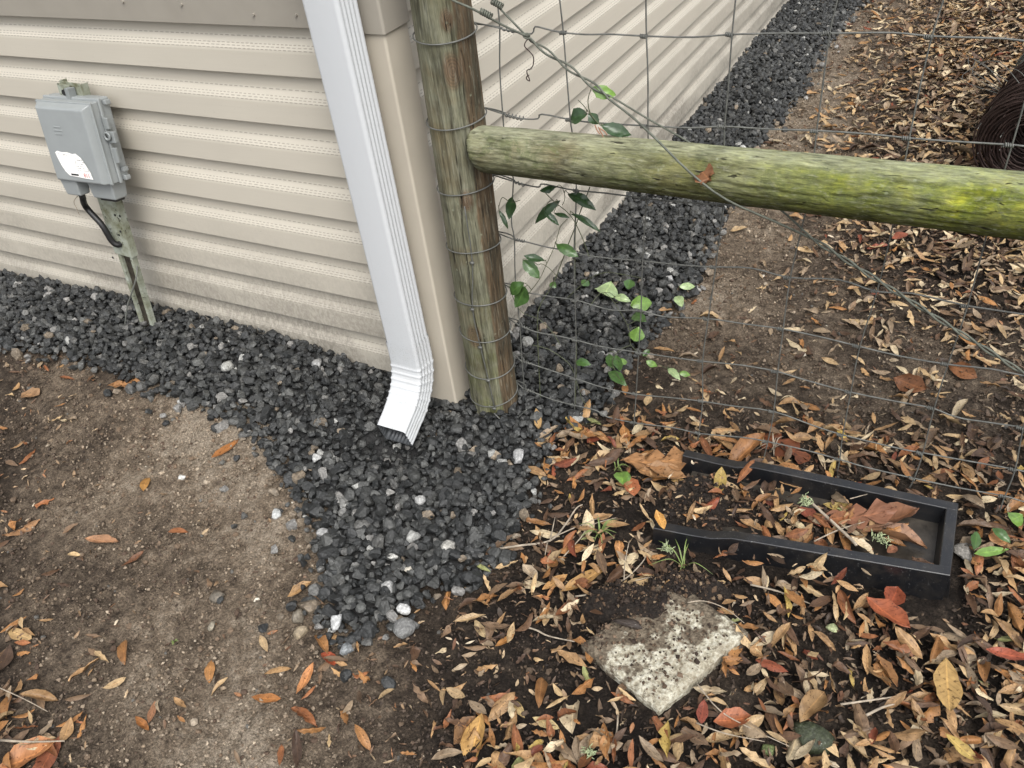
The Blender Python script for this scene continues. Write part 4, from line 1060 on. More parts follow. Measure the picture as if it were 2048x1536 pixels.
cx, cy, den, px_, py_ = cx[k], cy[k], den[k], px_[k], py_[k]; n = len(cx)
size = rng.lognormal(math.log(.0445), .33, n).clip(.020, .074)
dnorm = np.clip(den / 9, 0, 1)
pitch = rng.normal(0, .10 + .20 * dnorm); roll = rng.normal(0, .12 + .28 * dnorm)
flip = rng.random(n) < .35; roll = roll + np.where(flip, math.pi, 0)
lz = height(cx, cy) + .004 + np.abs(np.sin(pitch)) * size * .42 + rng.uniform(0, .028, n) * dnorm ** 1.5 + .004
it = (cx > .64) & (cx < 1.24) & (cy > -.26) & (cy < .04)
lz = np.where(it, .038 + rng.uniform(0, .018, n), lz)
lrm = rotmats(rng.uniform(0, 6.28, n), pitch, roll)
lpos = np.stack([cx, cy, lz], -1)
far = cy > .25
lci = np.where(far, rng.choice(12, n, p=LP_far / LP_far.sum()), rng.choice(12, n, p=LP_near / LP_near.sum()))
LC = np.array(LCOL)[lci] * rng.uniform(.75, 1.2, (n, 1))
ld = np.linalg.norm(lpos - CC, axis=1)
inv_ = (px_ > 15) & (px_ < 2033) & (py_ > 15) & (py_ < 1521)
sc = np.where(inv_, size / ld * (1 + .6 * (lz - height(cx, cy)) / .03), 0); ltop = np.argsort(-sc)[:300]
lind = np.zeros(n, bool); lind[ltop] = True
print('leaves', n)
litter = bpy.data.objects.new('leaf_litter', None); COL.objects.link(litter); litter['kind'] = 'stuff'
def leafbatch(sel, name, parent, pos, rms, sizes, cols, kind='stuff', widths=None):
    vi = rng.integers(0, len(LVs), len(sel)); aV = np.stack(LVs)[vi] * sizes[sel][:, None, None]
    aV[..., 1] *= rng.uniform(.60, 1.1, (len(sel), 1))
    Vw = np.einsum('nij,nvj->nvi', rms[sel], aV) + pos[sel][:, None, :]; nv = aV.shape[1]
    Fw = (LF[None] + (np.arange(len(sel)) * nv)[:, None, None]).reshape(-1, 3)
    c = np.concatenate([cols[sel], np.ones((len(sel), 1))], 1)
    me = mesh_np(name, Vw.reshape(-1, 3), Fw, True, {'col': np.repeat(c, nv, 0), 'tv': np.tile(LA, (len(sel), 1))})
    return link(name, me, M_LEAF, parent, kind=kind)
litter_me = leafbatch(np.where(~lind)[0], 'leaf_litter', None, lpos, lrm, size, LC)
bpy.data.objects.remove(litter); litter = litter_me
leafm = {}
M_LEAF1 = m_col('dry_leaf_unit', .50, .40, spots=.0, bump=.02, scale=5, back=True, rib=True)
# the unit-sized leaf needs its own spot scale
t = NT('dry_leaf_single'); v = t.coord('Object'); oi = t.new('ShaderNodeObjectInfo'); col = t.attr('col')
shift = t.new('ShaderNodeVectorMath', operation='ADD'); t.l(v, shift.inputs[0])
cmb = t.new('ShaderNodeCombineXYZ'); t.l(t.math('MULTIPLY', oi.outputs['Random'], 40.), cmb.inputs[0]); t.l(cmb.outputs[0], shift.inputs[1]); vv = shift.outputs[0]
n0 = t.noise(vv, 5, 4, .6); c = t.mix(1., col, t.ramp(n0, [(.25, .68), (.75, 1.3)]), 'MULTIPLY')
c = t.mix(1., c, t.ramp(oi.outputs['Random'], [(0., .75), (1., 1.25)]), 'MULTIPLY')
s = t.sep(t.attr('tv', 'Vector')); av = t.math('ABSOLUTE', t.math('SUBTRACT', s[1], .5))
c = t.mix(t.math('MULTIPLY', t.math('LESS_THAN', av, .035), .45), c, t.mix(1., c, (1.8, 1.7, 1.5), 'MULTIPLY'))
vein = t.math('LESS_THAN', t.math('FRACT', t.math('ADD', t.math('MULTIPLY', s[0], 9.), t.math('MULTIPLY', av, -3.))), .12)
c = t.mix(t.math('MULTIPLY', vein, .2), c, t.mix(1., c, (.55, .5, .45), 'MULTIPLY'))
c = t.mix(t.math('MULTIPLY', t.ramp(t.noise(vv, 15, 2, .5), [(.62, 0.), (.67, 1.)]), .75), c, t.mix(1., c, (.25, .2, .17), 'MULTIPLY'))
c = t.mix(t.math('MULTIPLY', t.ramp(t.noise(vv, 3.2, 2, .5), [(.52, 0.), (.70, 1.)]), .55), c, t.mix(1., c, (.5, .42, .36), 'MULTIPLY'))
ge = t.new('ShaderNodeNewGeometry'); c = t.mix(t.math('MULTIPLY', ge.outputs['Backfacing'], .5), c, t.mix(1., c, (1.25, 1.25, 1.2), 'MULTIPLY'))
t.bump(t.math('SUBTRACT', n0, t.math('MULTIPLY', vein, .3)), .0012)
M_LEAF1 = t.fin(c, .48, .30)
SINGLE = [leaf_grid(300 + i, W=w, rows=9, cols=5, fold=f, bend=bd, curl=cu, twist=tw) for i, (w, f, bd, cu, tw) in enumerate([
    (.36, .20, .15, 0, .2), (.32, .35, .35, 0, -.3), (.40, .10, -.25, .3, .3), (.30, .55, .50, 0, .6), (.44, .15, .25, .2, -.5), (.38, .30, -.35, 0, .2),
    (.28, .70, .20, 0, -.2), (.35, -.30, .30, 0, .5), (.42, -.15, .45, .1, 0), (.32, .9, -.15, 0, .9)])]
for i in range(6):
    r_ = np.random.default_rng(950 + i); V_, F_, A_ = SINGLE[i]; V_ = V_.copy(); V_[:, 1] *= np.repeat(r_.uniform(.6, 1.2, 9), 5)
    if i % 2: V_[:, 0] = np.minimum(V_[:, 0], r_.uniform(.08, .32)) + r_.normal(0, .02, len(V_))
    else: V_[:, 1] = np.where(V_[:, 1] > 0, V_[:, 1] * r_.uniform(.35, .8), V_[:, 1])
    V_[:, 2] += r_.normal(0, .022, len(V_)); SINGLE.append((V_, F_, A_))
OAK = [leaf_grid(400, W=.62, rows=22, cols=5, fold=.12, bend=.3, lobes=3, twist=.4), leaf_grid(401, W=.70, rows=22, cols=5, fold=-.15, bend=-.3, lobes=2.5, twist=-.5)]
def leaf_mesh(v, c, lib=None, key='l'):
    lib = SINGLE if lib is None else lib
    k = (key, v, c)
    if k not in leafm:
        Vv, Ff, Aa = lib[v]; leafm[k] = mesh_np('leaf', Vv, Ff, True, {'col': np.tile(np.array([*c, 1.]), (len(Vv), 1)), 'tv': Aa}); leafm[k].materials.append(M_LEAF1)
    return leafm[k]
for i in ltop:
    o = link('leaf', leaf_mesh(int(rng.integers(0, 16)), LCOL[int(lci[i])]), None, litter)
    s_ = size[i]
    o.matrix_local = Matrix.Translation(lpos[i]) @ Matrix(lrm[i].tolist()).to_4x4() @ Matrix.Diagonal((s_, s_ * rng.uniform(.62, 1.08), s_, 1))

nu = 60000
ux = rng.uniform(-.2, 3., nu); uy = rng.uniform(-1.4, 5, nu); P = np.stack([ux, uy, np.zeros(nu)], -1); ud = lookup(LEAFMAP, P)
ok = (rng.random(nu) < (np.clip(ud, 0, 9) / 9) ** 1.2 * .8) & ~inpoly(ux, uy, GP) & ~((ux > .64) & (ux < 1.24) & (uy > -.26) & (uy < .05)) & (np.hypot(ux - cxy[0], uy - cxy[1]) > .12)
ux, uy = ux[ok], uy[ok]; m_ = len(ux); us = rng.uniform(.010, .034, m_)
UC = np.array([(.075, .050, .032), (.04, .028, .020), (.15, .105, .068), (.26, .205, .14), (.11, .055, .032)])[rng.choice(5, m_, p=[.3, .25, .22, .13, .1])]
leafbatch(np.arange(m_), 'under_litter', None, np.stack([ux, uy, height(ux, uy) + .003 + rng.uniform(0, .012, m_)], -1), rotmats(rng.uniform(0, 6.28, m_), rng.normal(0, .3, m_), rng.normal(0, .6, m_)), us, UC)

# crumbs of broken leaf, soil clods and grit
nb = 60000
cx = rng.uniform(-2.3, 2.2, nb); cy = rng.uniform(-1.25, 3.6, nb); P = np.stack([cx, cy, np.zeros(nb)], -1)
px_, py_, pz_ = project(P); dkk = lookup(DARKMAP, P); ing = inpoly(cx, cy, GP); gd = pdist(cx, cy, GP[1:-2])
ok = (px_ > -150) & (px_ < 2200) & (py_ > -100) & (py_ < 1650) & (pz_ > 0) & ~(ing & (gd > .02)) & ~((cx < 0) & (cy > 0))
isl = rng.random(nb) < np.clip((dkk - .3) * 1.0, .03, .65)
intray = (cx > .63) & (cx < 1.22) & (cy > -.26) & (cy < .04)
yn = -.168 + (cx - 1.212) * .142; yf = .032 + (cx - 1.207) * .038
inwall = (cx > .62) & (cx < 1.24) & ((np.abs(cy - yn - .006) < .026) | (np.abs(cy - yf + .006) < .026) | (cx > 1.165) & (cy > -.2) & (cy < .06))
ok &= ~inwall
sel = np.where(ok & isl & (rng.random(nb) < .75) & ~(intray & (cx > 1.08)))[0]
cs = rng.uniform(.008, .024, nb); cpos = np.stack([cx, cy, height(cx, cy) + .003 + rng.uniform(0, .005, nb) + np.where(intray, .040, 0)], -1)
crm = rotmats(rng.uniform(0, 6.28, nb), rng.normal(0, .35, nb), rng.normal(0, .6, nb))
CCOL = np.array([(.22, .15, .09), (.13, .08, .05), (.36, .27, .17), (.07, .045, .03), (.24, .12, .06), (.45, .38, .28)])[rng.choice(6, nb, p=[.26, .26, .14, .2, .08, .06])]
leafbatch(sel, 'leaf_crumbs', None, cpos, crm, cs, CCOL)
OCT = np.array([(1, 0, 0), (-1, 0, 0), (0, 1, 0), (0, -1, 0), (0, 0, 1), (0, 0, -1)], float); OF = np.array([(0, 2, 4), (2, 1, 4), (1, 3, 4), (3, 0, 4), (2, 0, 5), (1, 2, 5), (3, 1, 5), (0, 3, 5)])
CL = [stone_var(IV1, 500 + i, 3) for i in range(8)]
sel = np.where(ok & ~isl & (rng.random(nb) < .55))[0]
cs = rng.lognormal(math.log(.0030), .45, nb).clip(.0015, .009)
GC = np.array([(.13, .092, .062), (.075, .05, .035), (.21, .16, .11), (.30, .25, .19), (.10, .095, .085), (.5, .46, .38)])[rng.choice(6, nb, p=[.40, .34, .17, .03, .055, .005])]
GC = GC * (1.15 - .6 * dkk[:, None])
gpos = np.stack([cx, cy, height(cx, cy) + cs * .25 + np.where(intray, .012, 0)], -1)
batch(CL, IF1, sel, 'soil_crumbs', None, M_BIT, cs, crm, gpos, GC)
batch([OCT * rng.uniform(.3, 1.3, (6, 3)) for _ in range(10)], OF, np.arange(700), 'soil_crumbs', None, M_BIT, rng.lognormal(math.log(.0025), .5, 700).clip(.001, .008), rotmats(rng.uniform(0, 6, 700), rng.uniform(0, 6, 700), rng.uniform(0, 6, 700)), PAVDIRT, np.array([(.03, .02, .014), (.06, .04, .026), (.13, .09, .06)])[rng.choice(3, 700)])
nb2 = 130000
cx2 = rng.uniform(-2.0, 1.9, nb2); cy2 = rng.uniform(-1.2, 2.6, nb2); P = np.stack([cx2, cy2, np.zeros(nb2)], -1)
px_, py_, pz_ = project(P); d2 = lookup(DARKMAP, P); ing = inpoly(cx2, cy2, GP)
sel = np.where((px_ > -60) & (px_ < 2110) & (py_ > -40) & (py_ < 1600) & (pz_ > 0) & ~ing & ~((cx2 < 0) & (cy2 > 0)) & (fbm(cx2, cy2, 9, 2, 91) > -.12) & ~((cx2 > .64) & (cx2 < 1.23) & (cy2 > -.26) & (cy2 < .05)))[0]
cs2 = rng.lognormal(math.log(.0026), .45, nb2).clip(.001, .0065)
f2 = np.clip(d2 + .3 * fbm(cx2, cy2, 6, 3, 40) + rng.normal(0, .16, nb2), 0, 1)
ramp_c = np.stack([np.interp(f2, [0, .28, .6, 1], c_) for c_ in ([.27, .155, .068, .024], [.222, .120, .050, .017], [.165, .086, .037, .013])], -1) * rng.uniform(.6, 1.5, (nb2, 1))
batch([OCT * rng.uniform(.5, 1.2, (6, 3)) for _ in range(10)], OF, sel, 'soil_grains', None, M_BIT, cs2, rotmats(rng.uniform(0, 6, nb2), rng.uniform(0, 6, nb2), rng.uniform(0, 6, nb2)), np.stack([cx2, cy2, height(cx2, cy2) + .002 + rng.uniform(0, .003, nb2)], -1), ramp_c)
print('grains', len(sel))

# ------------------------------------------------------------------ single leaves with their own label
def lone(px, py, ln, yaw_deg, col, label, v=0, lib=None, key='l', dz=.006, pitch=0., roll=0., wid=1., P=None, cat='leaf', nm='fallen_leaf', parent=None, mt=None):
    P = G(px, py, dz) if P is None else P
    d = np.linalg.norm(P - CC); L = ln / FPX * (d) * 1.0
    me = leaf_mesh(v, tuple(round(x * .74, 4) for x in col), lib, key)
    o = link(nm, me, None, parent, label=label, cat=cat if parent is None else None)
    o.matrix_local = Matrix.Translation(P - (parent_world(parent) if parent is not None else 0)) @ Matrix(rotmats(np.array(R(yaw_deg)), np.array(pitch), np.array(roll)).tolist()).to_4x4() @ Matrix.Diagonal((L, L * wid, L, 1))
    return o
OR, TN, RD, BR, PLc = (.42, .175, .055), (.40, .27, .13), (.30, .070, .032), (.22, .105, .055), (.50, .42, .28)
lone(452, 900, 62, 75, OR, 'lone orange-brown leaf on pale dirt left of the gravel apron', 1, wid=1.1)
lone(250, 768, 62, 40, (.33, .17, .075), 'star-shaped tan oak leaf at the gravel edge below the stake', 0, OAK, 'o', dz=.012)
lone(62, 790, 38, 10, (.42, .25, .13), 'small round orange leaf near the left edge below the gravel', 4, wid=1.8)
lone(291, 966, 36, -60, (.46, .24, .07), 'small amber leaf in the middle of the bare dirt', 5, wid=1.3)
lone(205, 1083, 70, 15, (.30, .16, .085), 'long folded brown leaf lying flat on the bare dirt', 6)
lone(45, 1058, 62, 60, (.36, .20, .10), 'curled tan leaf pair on dirt at the left edge', 7)
lone(268, 1120, 44, 80, (.22, .10, .05), 'narrow rust leaf half sunk in the dirt', 3)
lone(533, 1397, 58, 20, OR, 'orange leaf flat on the dirt below the gravel toe', 0, wid=.9)
lone(612, 1360, 66, -75, (.44, .20, .08), 'upright orange leaf just below the gravel toe', 3)
lone(660, 1318, 52, -10, RD, 'red-brown leaf touching the last stones of the gravel toe', 2)
lone(600, 1180, 52, 65, (.36, .22, .10), 'tan leaf lying among pebbles at the left side of the gravel toe', 4, dz=.012)
lone(285, 1448, 45, -12, OR, 'thin orange leaf at the bottom of the bare dirt', 6)
lone(305, 1425, 42, -60, (.30, .15, .08), 'brown leaf standing behind the thin orange leaf', 1)
lone(40, 1270, 60, 5, TN, 'pale tan leaf by the left edge of the dirt', 0)
lone(55, 1515, 95, 55, (.34, .15, .06), 'large orange leaf in the bottom left corner', 4, wid=1.15)
lone(95, 1518, 80, -70, (.30, .11, .06), 'large reddish leaf beside the one in the bottom left corner', 0, wid=1.25)
lone(950, 1480, 100, -78, (.46, .27, .09), 'large tan leaf standing upright near the bottom middle', 2, wid=1.0, pitch=.3)
lone(930, 1462, 66, 80, (.24, .13, .06), 'half brown half amber oval leaf left of the upright tan one', 4, wid=1.3)
lone(1145, 1428, 82, -70, (.58, .47, .31), 'big pale cream leaf curled below the paver', 2, wid=1.3, roll=.4, pitch=-.2)
lone(1092, 1447, 56, 0, (.60, .47, .24), 'flat cream leaf lying left of the big pale one', 0)
lone(1000, 1400, 70, 28, (.36, .14, .06), 'slender rust leaf on black soil left of the paver', 3)
lone(1035, 1415, 46, -30, (.52, .38, .17), 'yellow curved leaf on black soil left of the paver', 5)
lone(960, 1258, 48, -35, (.56, .42, .24), 'cream leaf with dark flecks right of the gravel toe', 0)
lone(1010, 1282, 44, 60, (.46, .22, .07), 'orange leaf pointing up right of the cream flecked leaf', 1)
lone(1170, 1160, 105, 52, (.52, .30, .11), 'long golden leaf laid over twigs above the paver', 1, wid=.85, dz=.02, pitch=-.15)
lone(1110, 1165, 60, 60, (.50, .28, .11), 'golden leaf behind the long golden one', 0, dz=.015)
lone(1060, 1145, 50, -30, (.60, .48, .34), 'buff leaf beside the twig on the right of the gravel', 4, dz=.015)
lone(1263, 974, 56, -60, (.46, .165, .075), 'bright rust leaf left of the splash block', 4, wid=1.35, dz=.015)
lone(1187, 880, 50, 80, (.21, .055, .028), 'dark red leaf near the fence below the post', 1, wid=1.3, dz=.02, pitch=.3)
lone(1250, 870, 46, -60, (.44, .21, .07), 'orange leaf under the lowest fence wire', 4, dz=.02, pitch=.3)
lone(1275, 858, 40, 80, (.60, .50, .33), 'pale leaf under the lowest fence wire', 0, dz=.02, wid=1.2)
lone(1372, 968, 60, 3, (.50, .32, .13), 'tan leaf at the mouth of the splash block', 0, dz=.012)
lone(1300, 925, 120, 25, (.36, .185, .08), 'large lobed tan oak leaf left of the far splash block wall', 0, OAK, 'o', dz=.02)
lone(1322, 950, 100, 5, (.40, .22, .10), 'broad brown leaf under the lobed oak leaf', 4, wid=1.1, dz=.012)
lone(1328, 1042, 44, -50, (.52, .28, .08), 'amber leaf on the near tip of the splash block', 4, P=at(1320, 1040, (0, 0, 1), .062), pitch=.3)
lone(1490, 905, 110, 60, (.36, .17, .065), 'large brown leaf behind the far wall of the splash block', 2, wid=.9, dz=.03, pitch=-.5)
lone(1560, 885, 100, -20, (.19, .062, .025), 'dark red-brown lobed leaf under the fence', 1, OAK, 'o', dz=.02)
lone(1925, 742, 52, -25, (.20, .085, .035), 'dark brown folded leaf alone on the path', 2, wid=1.5, dz=.012, roll=.6)
lone(1820, 768, 60, -20, (.235, .10, .045), 'lone chestnut leaf standing on the path behind the fence', 4, wid=1.4, dz=.015, roll=.7)
lone(1895, 1370, 105, -80, (.50, .32, .12), 'big spotted tan leaf in the litter right of the paver', 0, wid=1.15, dz=.045)
lone(1775, 1228, 88, -28, (.36, .105, .045), 'glossy red-brown leaf below the splash block', 4, wid=1.1, dz=.040)
lone(1787, 1195, 50, 80, (.33, .085, .04), 'short red leaf against the near wall of the splash block', 4, wid=1.7, dz=.030)
lone(1625, 1410, 80, 70, (.36, .22, .10), 'spotted brown teardrop leaf above the mossy stone', 2, wid=1.2, dz=.040)
lone(2015, 1310, 66, 8, (.33, .085, .045), 'dark red leaf at the right edge of the litter', 1, wid=1.1, dz=.045)
lone(1465, 1440, 70, 30, (.36, .12, .05), 'rust red leaf in the litter below the paver', 4, wid=1.3, dz=.030)
lone(1405, 1425, 50, -80, (.20, .055, .035), 'dark maroon leaf at the paver corner', 1, wid=1.3, dz=.025)
lone(1075, 838, 46, -58, (.46, .29, .12), 'tan leaf on the gravel at the foot of the post', 0, dz=.03, pitch=.5)
lone(1105, 1015, 40, 0, (.45, .20, .07), 'small orange leaf beside the gravel right of the apron', 0, dz=.012) if False else None
# leaf stuck on the rail
Pr = at(1412, 352, (0, 1, 0), -.022)
o = lone(0, 0, 82, -40, (.23, .105, .05), 'crumpled brown leaf caught between the rail and the brace wire', 15, P=Pr, roll=.75, pitch=.25, wid=1.5)
# leaves in the tray
for (a, c_, ln, yw, cc, lb, vv, lb_, wd_) in [
    (1700, 1037, 125, 20, (.22, .10, .058), 'large curled brown oak leaf lying at the back of the tray', 0, OAK, .8),
    (1780, 1040, 110, 35, (.25, .115, .06), 'large pointed brown leaf rising above the tray rim', 4, SINGLE, 1.2),
    (1785, 1072, 120, 6, (.26, .135, .072), 'long tan curled leaf on the bare tray floor', 2, SINGLE, .8),
    (1618, 1035, 62, -40, (.33, .10, .06), 'wet red leaf beside the lichen twig in the tray', 4, SINGLE, 1.2),
    (1575, 962, 66, -8, (.34, .205, .10), 'tan leaf against the far wall inside the tray', 0, SINGLE, 1.),
    (1680, 1015, 60, 8, (.46, .33, .10), 'golden leaf against the far wall inside the tray', 0, SINGLE, 1.),
    (1540, 1005, 46, -25, (.22, .08, .055), 'dark striped leaf in the middle of the tray', 1, SINGLE, 1.1),
    (1590, 1052, 46, -15, (.55, .45, .28), 'buff leaf in the middle of the tray', 4, SINGLE, 1.),
    (1783, 1100, 30, 60, (.24, .11, .065), 'small brown leaf at the near wall inside the tray', 4, SINGLE, 1.3),
    (1490, 985, 40, -50, (.38, .21, .09), 'tan leaf near the open end of the tray', 5, SINGLE, 1.)]:
    lone(0, 0, ln, yw, cc, lb, vv, lb_, 'o' if lb_ is OAK else 'l', P=at(a, c_, (0, 0, 1), .045 if ln > 100 else .036), wid=wd_, roll=rng.normal(0, .2), pitch=rng.normal(0, .15))

# mound of black compost in the mouth of the tray
def mound(px, py, rx, ry, h, yaw, nm, label, col, sd, up=0.):
    Pm = G(px, py, up); b = MB(); N1, N2 = 60, 26; V = []; F = []
    for i in range(N2 + 1):
        q = i / N2
        for j in range(N1):
            a = j / N1 * 6.2832; w = 1 + .35 * float(fbm(np.array(math.cos(a) * 2 + sd), np.array(math.sin(a) * 2), 1., 2, sd))
            x = rx * q * w * math.cos(a); y = ry * q * w * math.sin(a); X_ = Pm[0] + x * math.cos(yaw) - y * math.sin(yaw); Y_ = Pm[1] + x * math.sin(yaw) + y * math.cos(yaw)
            V.append((X_, Y_, float(height(X_, Y_)) + h * (1 - q ** 1.6) - .006 + up * (1 - q ** 6) + .024 * float(fbm(np.array(X_), np.array(Y_), 55, 3, sd))))
    for i in range(N2):
        for j in range(N1): F.append((i * N1 + j, (i + 1) * N1 + j, (i + 1) * N1 + (j + 1) % N1, i * N1 + (j + 1) % N1))
    b.add(V, F); V_ = np.array(V); VM = V_[rng.integers(N1 * 2, len(V_), 620)] + rng.normal(0, .002, (620, 3)) + [0, 0, .001]
    e_ = MB(); cs_ = rng.lognormal(math.log(.0032), .5, 620).clip(.001, .010); R_ = rotmats(rng.uniform(0, 6, 620), rng.uniform(0, 6, 620), rng.uniform(0, 6, 620))
    cc_ = np.array([(.012, .008, .006), (.03, .02, .014), (.08, .05, .03), (.17, .12, .075)])[rng.choice(4, 620, p=[.4, .33, .19, .08])]
    batch([OCT * rng.uniform(.3, 1.3, (6, 3)) for _ in range(10)], OF, np.arange(620), 'compost_crumbs', None, M_BIT, cs_, R_, VM, cc_)
    return b.build(nm, col, None, smooth=True, kind='stuff')
M_HUM = NT('black_humus'); _v = M_HUM.coord(); _a = M_HUM.noise(_v, 130, 5, .7); _b = M_HUM.noise(_v, 420, 3, .7)
_c = M_HUM.ramp(_a, [(.3, (.006, .004, .003)), (.55, (.020, .014, .010)), (.75, (.065, .046, .032))]); M_HUM.bump(M_HUM.math('ADD', _a, M_HUM.math('MULTIPLY', _b, .5)), .008)
M_HUM = M_HUM.fin(_c, .75, .35)
mound(1660, 1040, .07, .055, .016, -.1, 'compost', '', M_HUM, 8, .018)
mound(1385, 1035, .085, .07, .022, -.1, 'compost', '', M_HUM, 7, .014)
mound(1450, 1000, .14, .085, .030, -.1, 'compost', '', M_HUM, 3, .016)
mound(1575, 1040, .12, .06, .022, -.1, 'compost', '', M_HUM, 4, .018)
mound(1262, 1200, .105, .062, .030, .2, 'compost', '', M_HUM, 5, .026)
mound(1372, 1172, .090, .050, .026, .2, 'compost', '', M_HUM, 6, .024)

# ------------------------------------------------------------------ twigs, grass, vines, pebbles
def twig(q, label, r=.0016, dz=.012, branch=None, mt=M_TWIG, cat='twig', nm='twig', z0=None, taper=True):
    pts = [G(a, c_, dz) if z0 is None else at(a, c_, (0, 0, 1), z0) for a, c_ in q]
    pts = [p + rng.normal(0, .0012, 3) for p in pts]
    b = MB(); b.tube(pts, [r, r * .85, r * .5] if taper else r, 6, 4)
    for br in (branch or []): b.tube([G(a, c_, dz) for a, c_ in br], [r * .7, r * .35], 5, 4)
    o = b.build(nm, mt, None, smooth=True, label=label, cat=cat); return o
twig([(990, 1098), (1040, 1090), (1100, 1082), (1130, 1050), (1150, 1020), (1165, 1008)], 'pale forked twig reaching from the gravel into the leaves', .0026, .018, [[(1100, 1082), (1110, 1035)], [(1105, 1075), (1150, 1055), (1200, 1035)], [(1095, 1084), (1090, 1110)]])
twig([(1128, 1112), (1160, 1078), (1180, 1050), (1230, 1035)], 'thin grey twig crossing above the golden leaf', .0016, .020)
twig([(1247, 1160), (1250, 1125), (1258, 1080)], 'straight upright twig in the litter above the paver', .0015, .03)
twig([(1200, 1180), (1250, 1160), (1280, 1130), (1292, 1110)], 'bent pale twig in the litter above the paver', .0018, .022)
twig([(1150, 1195), (1220, 1178), (1270, 1160), (1330, 1150)], 'long pale twig lying flat above the paver', .0020, .018)
twig([(1052, 1252), (1070, 1258), (1100, 1274), (1152, 1284)], 'white knobbly twig at the left corner of the paver', .0022, .014)
twig([(1500, 1170), (1555, 1186), (1620, 1205)], 'short straight twig beneath the near wall of the tray', .0022, .022)
twig([(1394, 1370), (1440, 1422), (1500, 1455), (1580, 1492)], 'long thin stalk running from the paver to the mossy stone', .0014, .035)
twig([(1395, 1448), (1450, 1465), (1530, 1484)], 'pale stalk below the paver beside the long thin stalk', .0014, .034)
twig([(1680, 1408), (1740, 1402), (1790, 1395)], 'curved grey twig in the litter right of the mossy stone', .0022, .04)
twig([(1730, 1432), (1765, 1415), (1788, 1408)], 'thick short twig under the curved grey twig', .0026, .04)
twig([(1375, 1205), (1410, 1200), (1450, 1215), (1490, 1245)], 'arched stalk over the soil behind the paver', .0012, .045)
twig([(1235, 1430), (1232, 1470), (1212, 1516)], 'bent grey twig in the black soil below the paver', .0018, .014)
twig([(0, 1376), (50, 1400), (95, 1425)], 'thin stalk on the leaf drift at the left edge', .0013, .02)
twig([(0, 1482), (60, 1485), (130, 1482)], 'thick grey twig on the leaf drift at the left edge', .0026, .02)
twig([(370, 838), (385, 862), (390, 890), (395, 925)], 'fine curled root on the pale dirt', .0009, .004)
twig([(1520, 1000), (1600, 1020), (1660, 1000)], 'x', .001, .02) and None if False else None
# crossed twigs and lichen in the tray
twig([(1622, 1003), (1660, 1040), (1700, 1075), (1712, 1090)], 'straight pale twig with lichen leaning in the tray', .0032, 0, z0=.062, taper=False)
twig([(1628, 1083), (1680, 1060), (1730, 1042)], 'thin twig crossing the pale twig in the tray', .0016, 0, z0=.055)
twig([(1700, 997), (1735, 989)], 'tiny silver twig at the far tray wall', .0013, 0, z0=.058)
def lichen(px, py, w, label, z, dirx=1, diry=1):
    b = MB(); P0 = at(px, py, (0, 0, 1), z)
    for i in range(34):
        t = rng.random(); c = P0 + np.array([w * t * dirx, -w * t * .25 * diry, 0]) + rng.normal(0, .004, 3) * [1, 1, .6]
        b.tube([c, c + rng.normal(0, .004, 3) + [0, 0, .003], c + rng.normal(0, .006, 3) + [0, 0, .004]], [.0013, .0009, .0006], 5)
    b.build('lichen', M_LICH, None, smooth=True, label=label, cat='lichen')
lichen(1602, 1001, .018, 'yellow-green lichen tuft on the twig end in the tray', .064)
lichen(1742, 1072, .035, 'pale green lichen sprig on the tray floor', .052)
lichen(1330, 1097, .012, 'pale lichen scrap beside the near tip of the tray', .03)
lichen(1172, 1500, .014, 'pale blue-green lichen flake below the paver', .02)
# grass tufts
def grass(px, py, n_, L, label, sd, spread=.6, mt=M_GRASS):
    r = np.random.default_rng(sd); P0 = G(px, py, .0); root = thing('grass_tuft', tuple(P0), label, 'grass')
    for i in range(n_):
        a = r.uniform(0, 6.28); l_ = L * r.uniform(.5, 1.1); dx, dy = math.cos(a) * spread, math.sin(a) * spread
        p = [P0 + [r.normal(0, .004), r.normal(0, .004), 0], P0 + np.array([dx * l_ * .4, dy * l_ * .4, l_ * .45]), P0 + np.array([dx * l_, dy * l_, l_ * .35])]
        p = crom(np.array(p), 5); b = MB(); w = np.interp(np.linspace(0, 1, len(p)), [0, .4, 1], [.0011, .0014, .0002]); sd_ = np.array([-math.sin(a), math.cos(a), 0])
        V = [v for q_, ww in zip(p, w) for v in (q_ - sd_ * ww, q_ + [0, 0, -.0004], q_ + sd_ * ww)]
        m = len(p); F = [(3 * i_ + j, 3 * i_ + j + 1, 3 * i_ + 4 + j, 3 * i_ + 3 + j) for i_ in range(m - 1) for j in (0, 1)]
        b.add(V, F); b.build('blade', mt, root, smooth=True)
grass(1200, 1075, 14, .075, 'sparse green grass tuft in leaves left of the tray', 1)
grass(1365, 1135, 6, .085, 'few green grass blades under the near tray wall', 2, .9)
grass(1235, 940, 7, .05, 'thin grass blades among leaves behind the bright rust leaf', 3)
grass(1655, 235, 10, .07, 'small dry grass tuft on the path by the far gravel edge', 4, mt=M_TWIG)
grass(1750, 285, 12, .08, 'small dry grass tuft on the path above the rail', 5, mt=M_TWIG)
grass(350, 1285, 6, .018, 'tiny green sprout in the middle of the bare dirt', 6)
grass(1545, 905, 9, .075, 'dry straw tuft behind the far tray wall', 7, mt=M_TWIG)

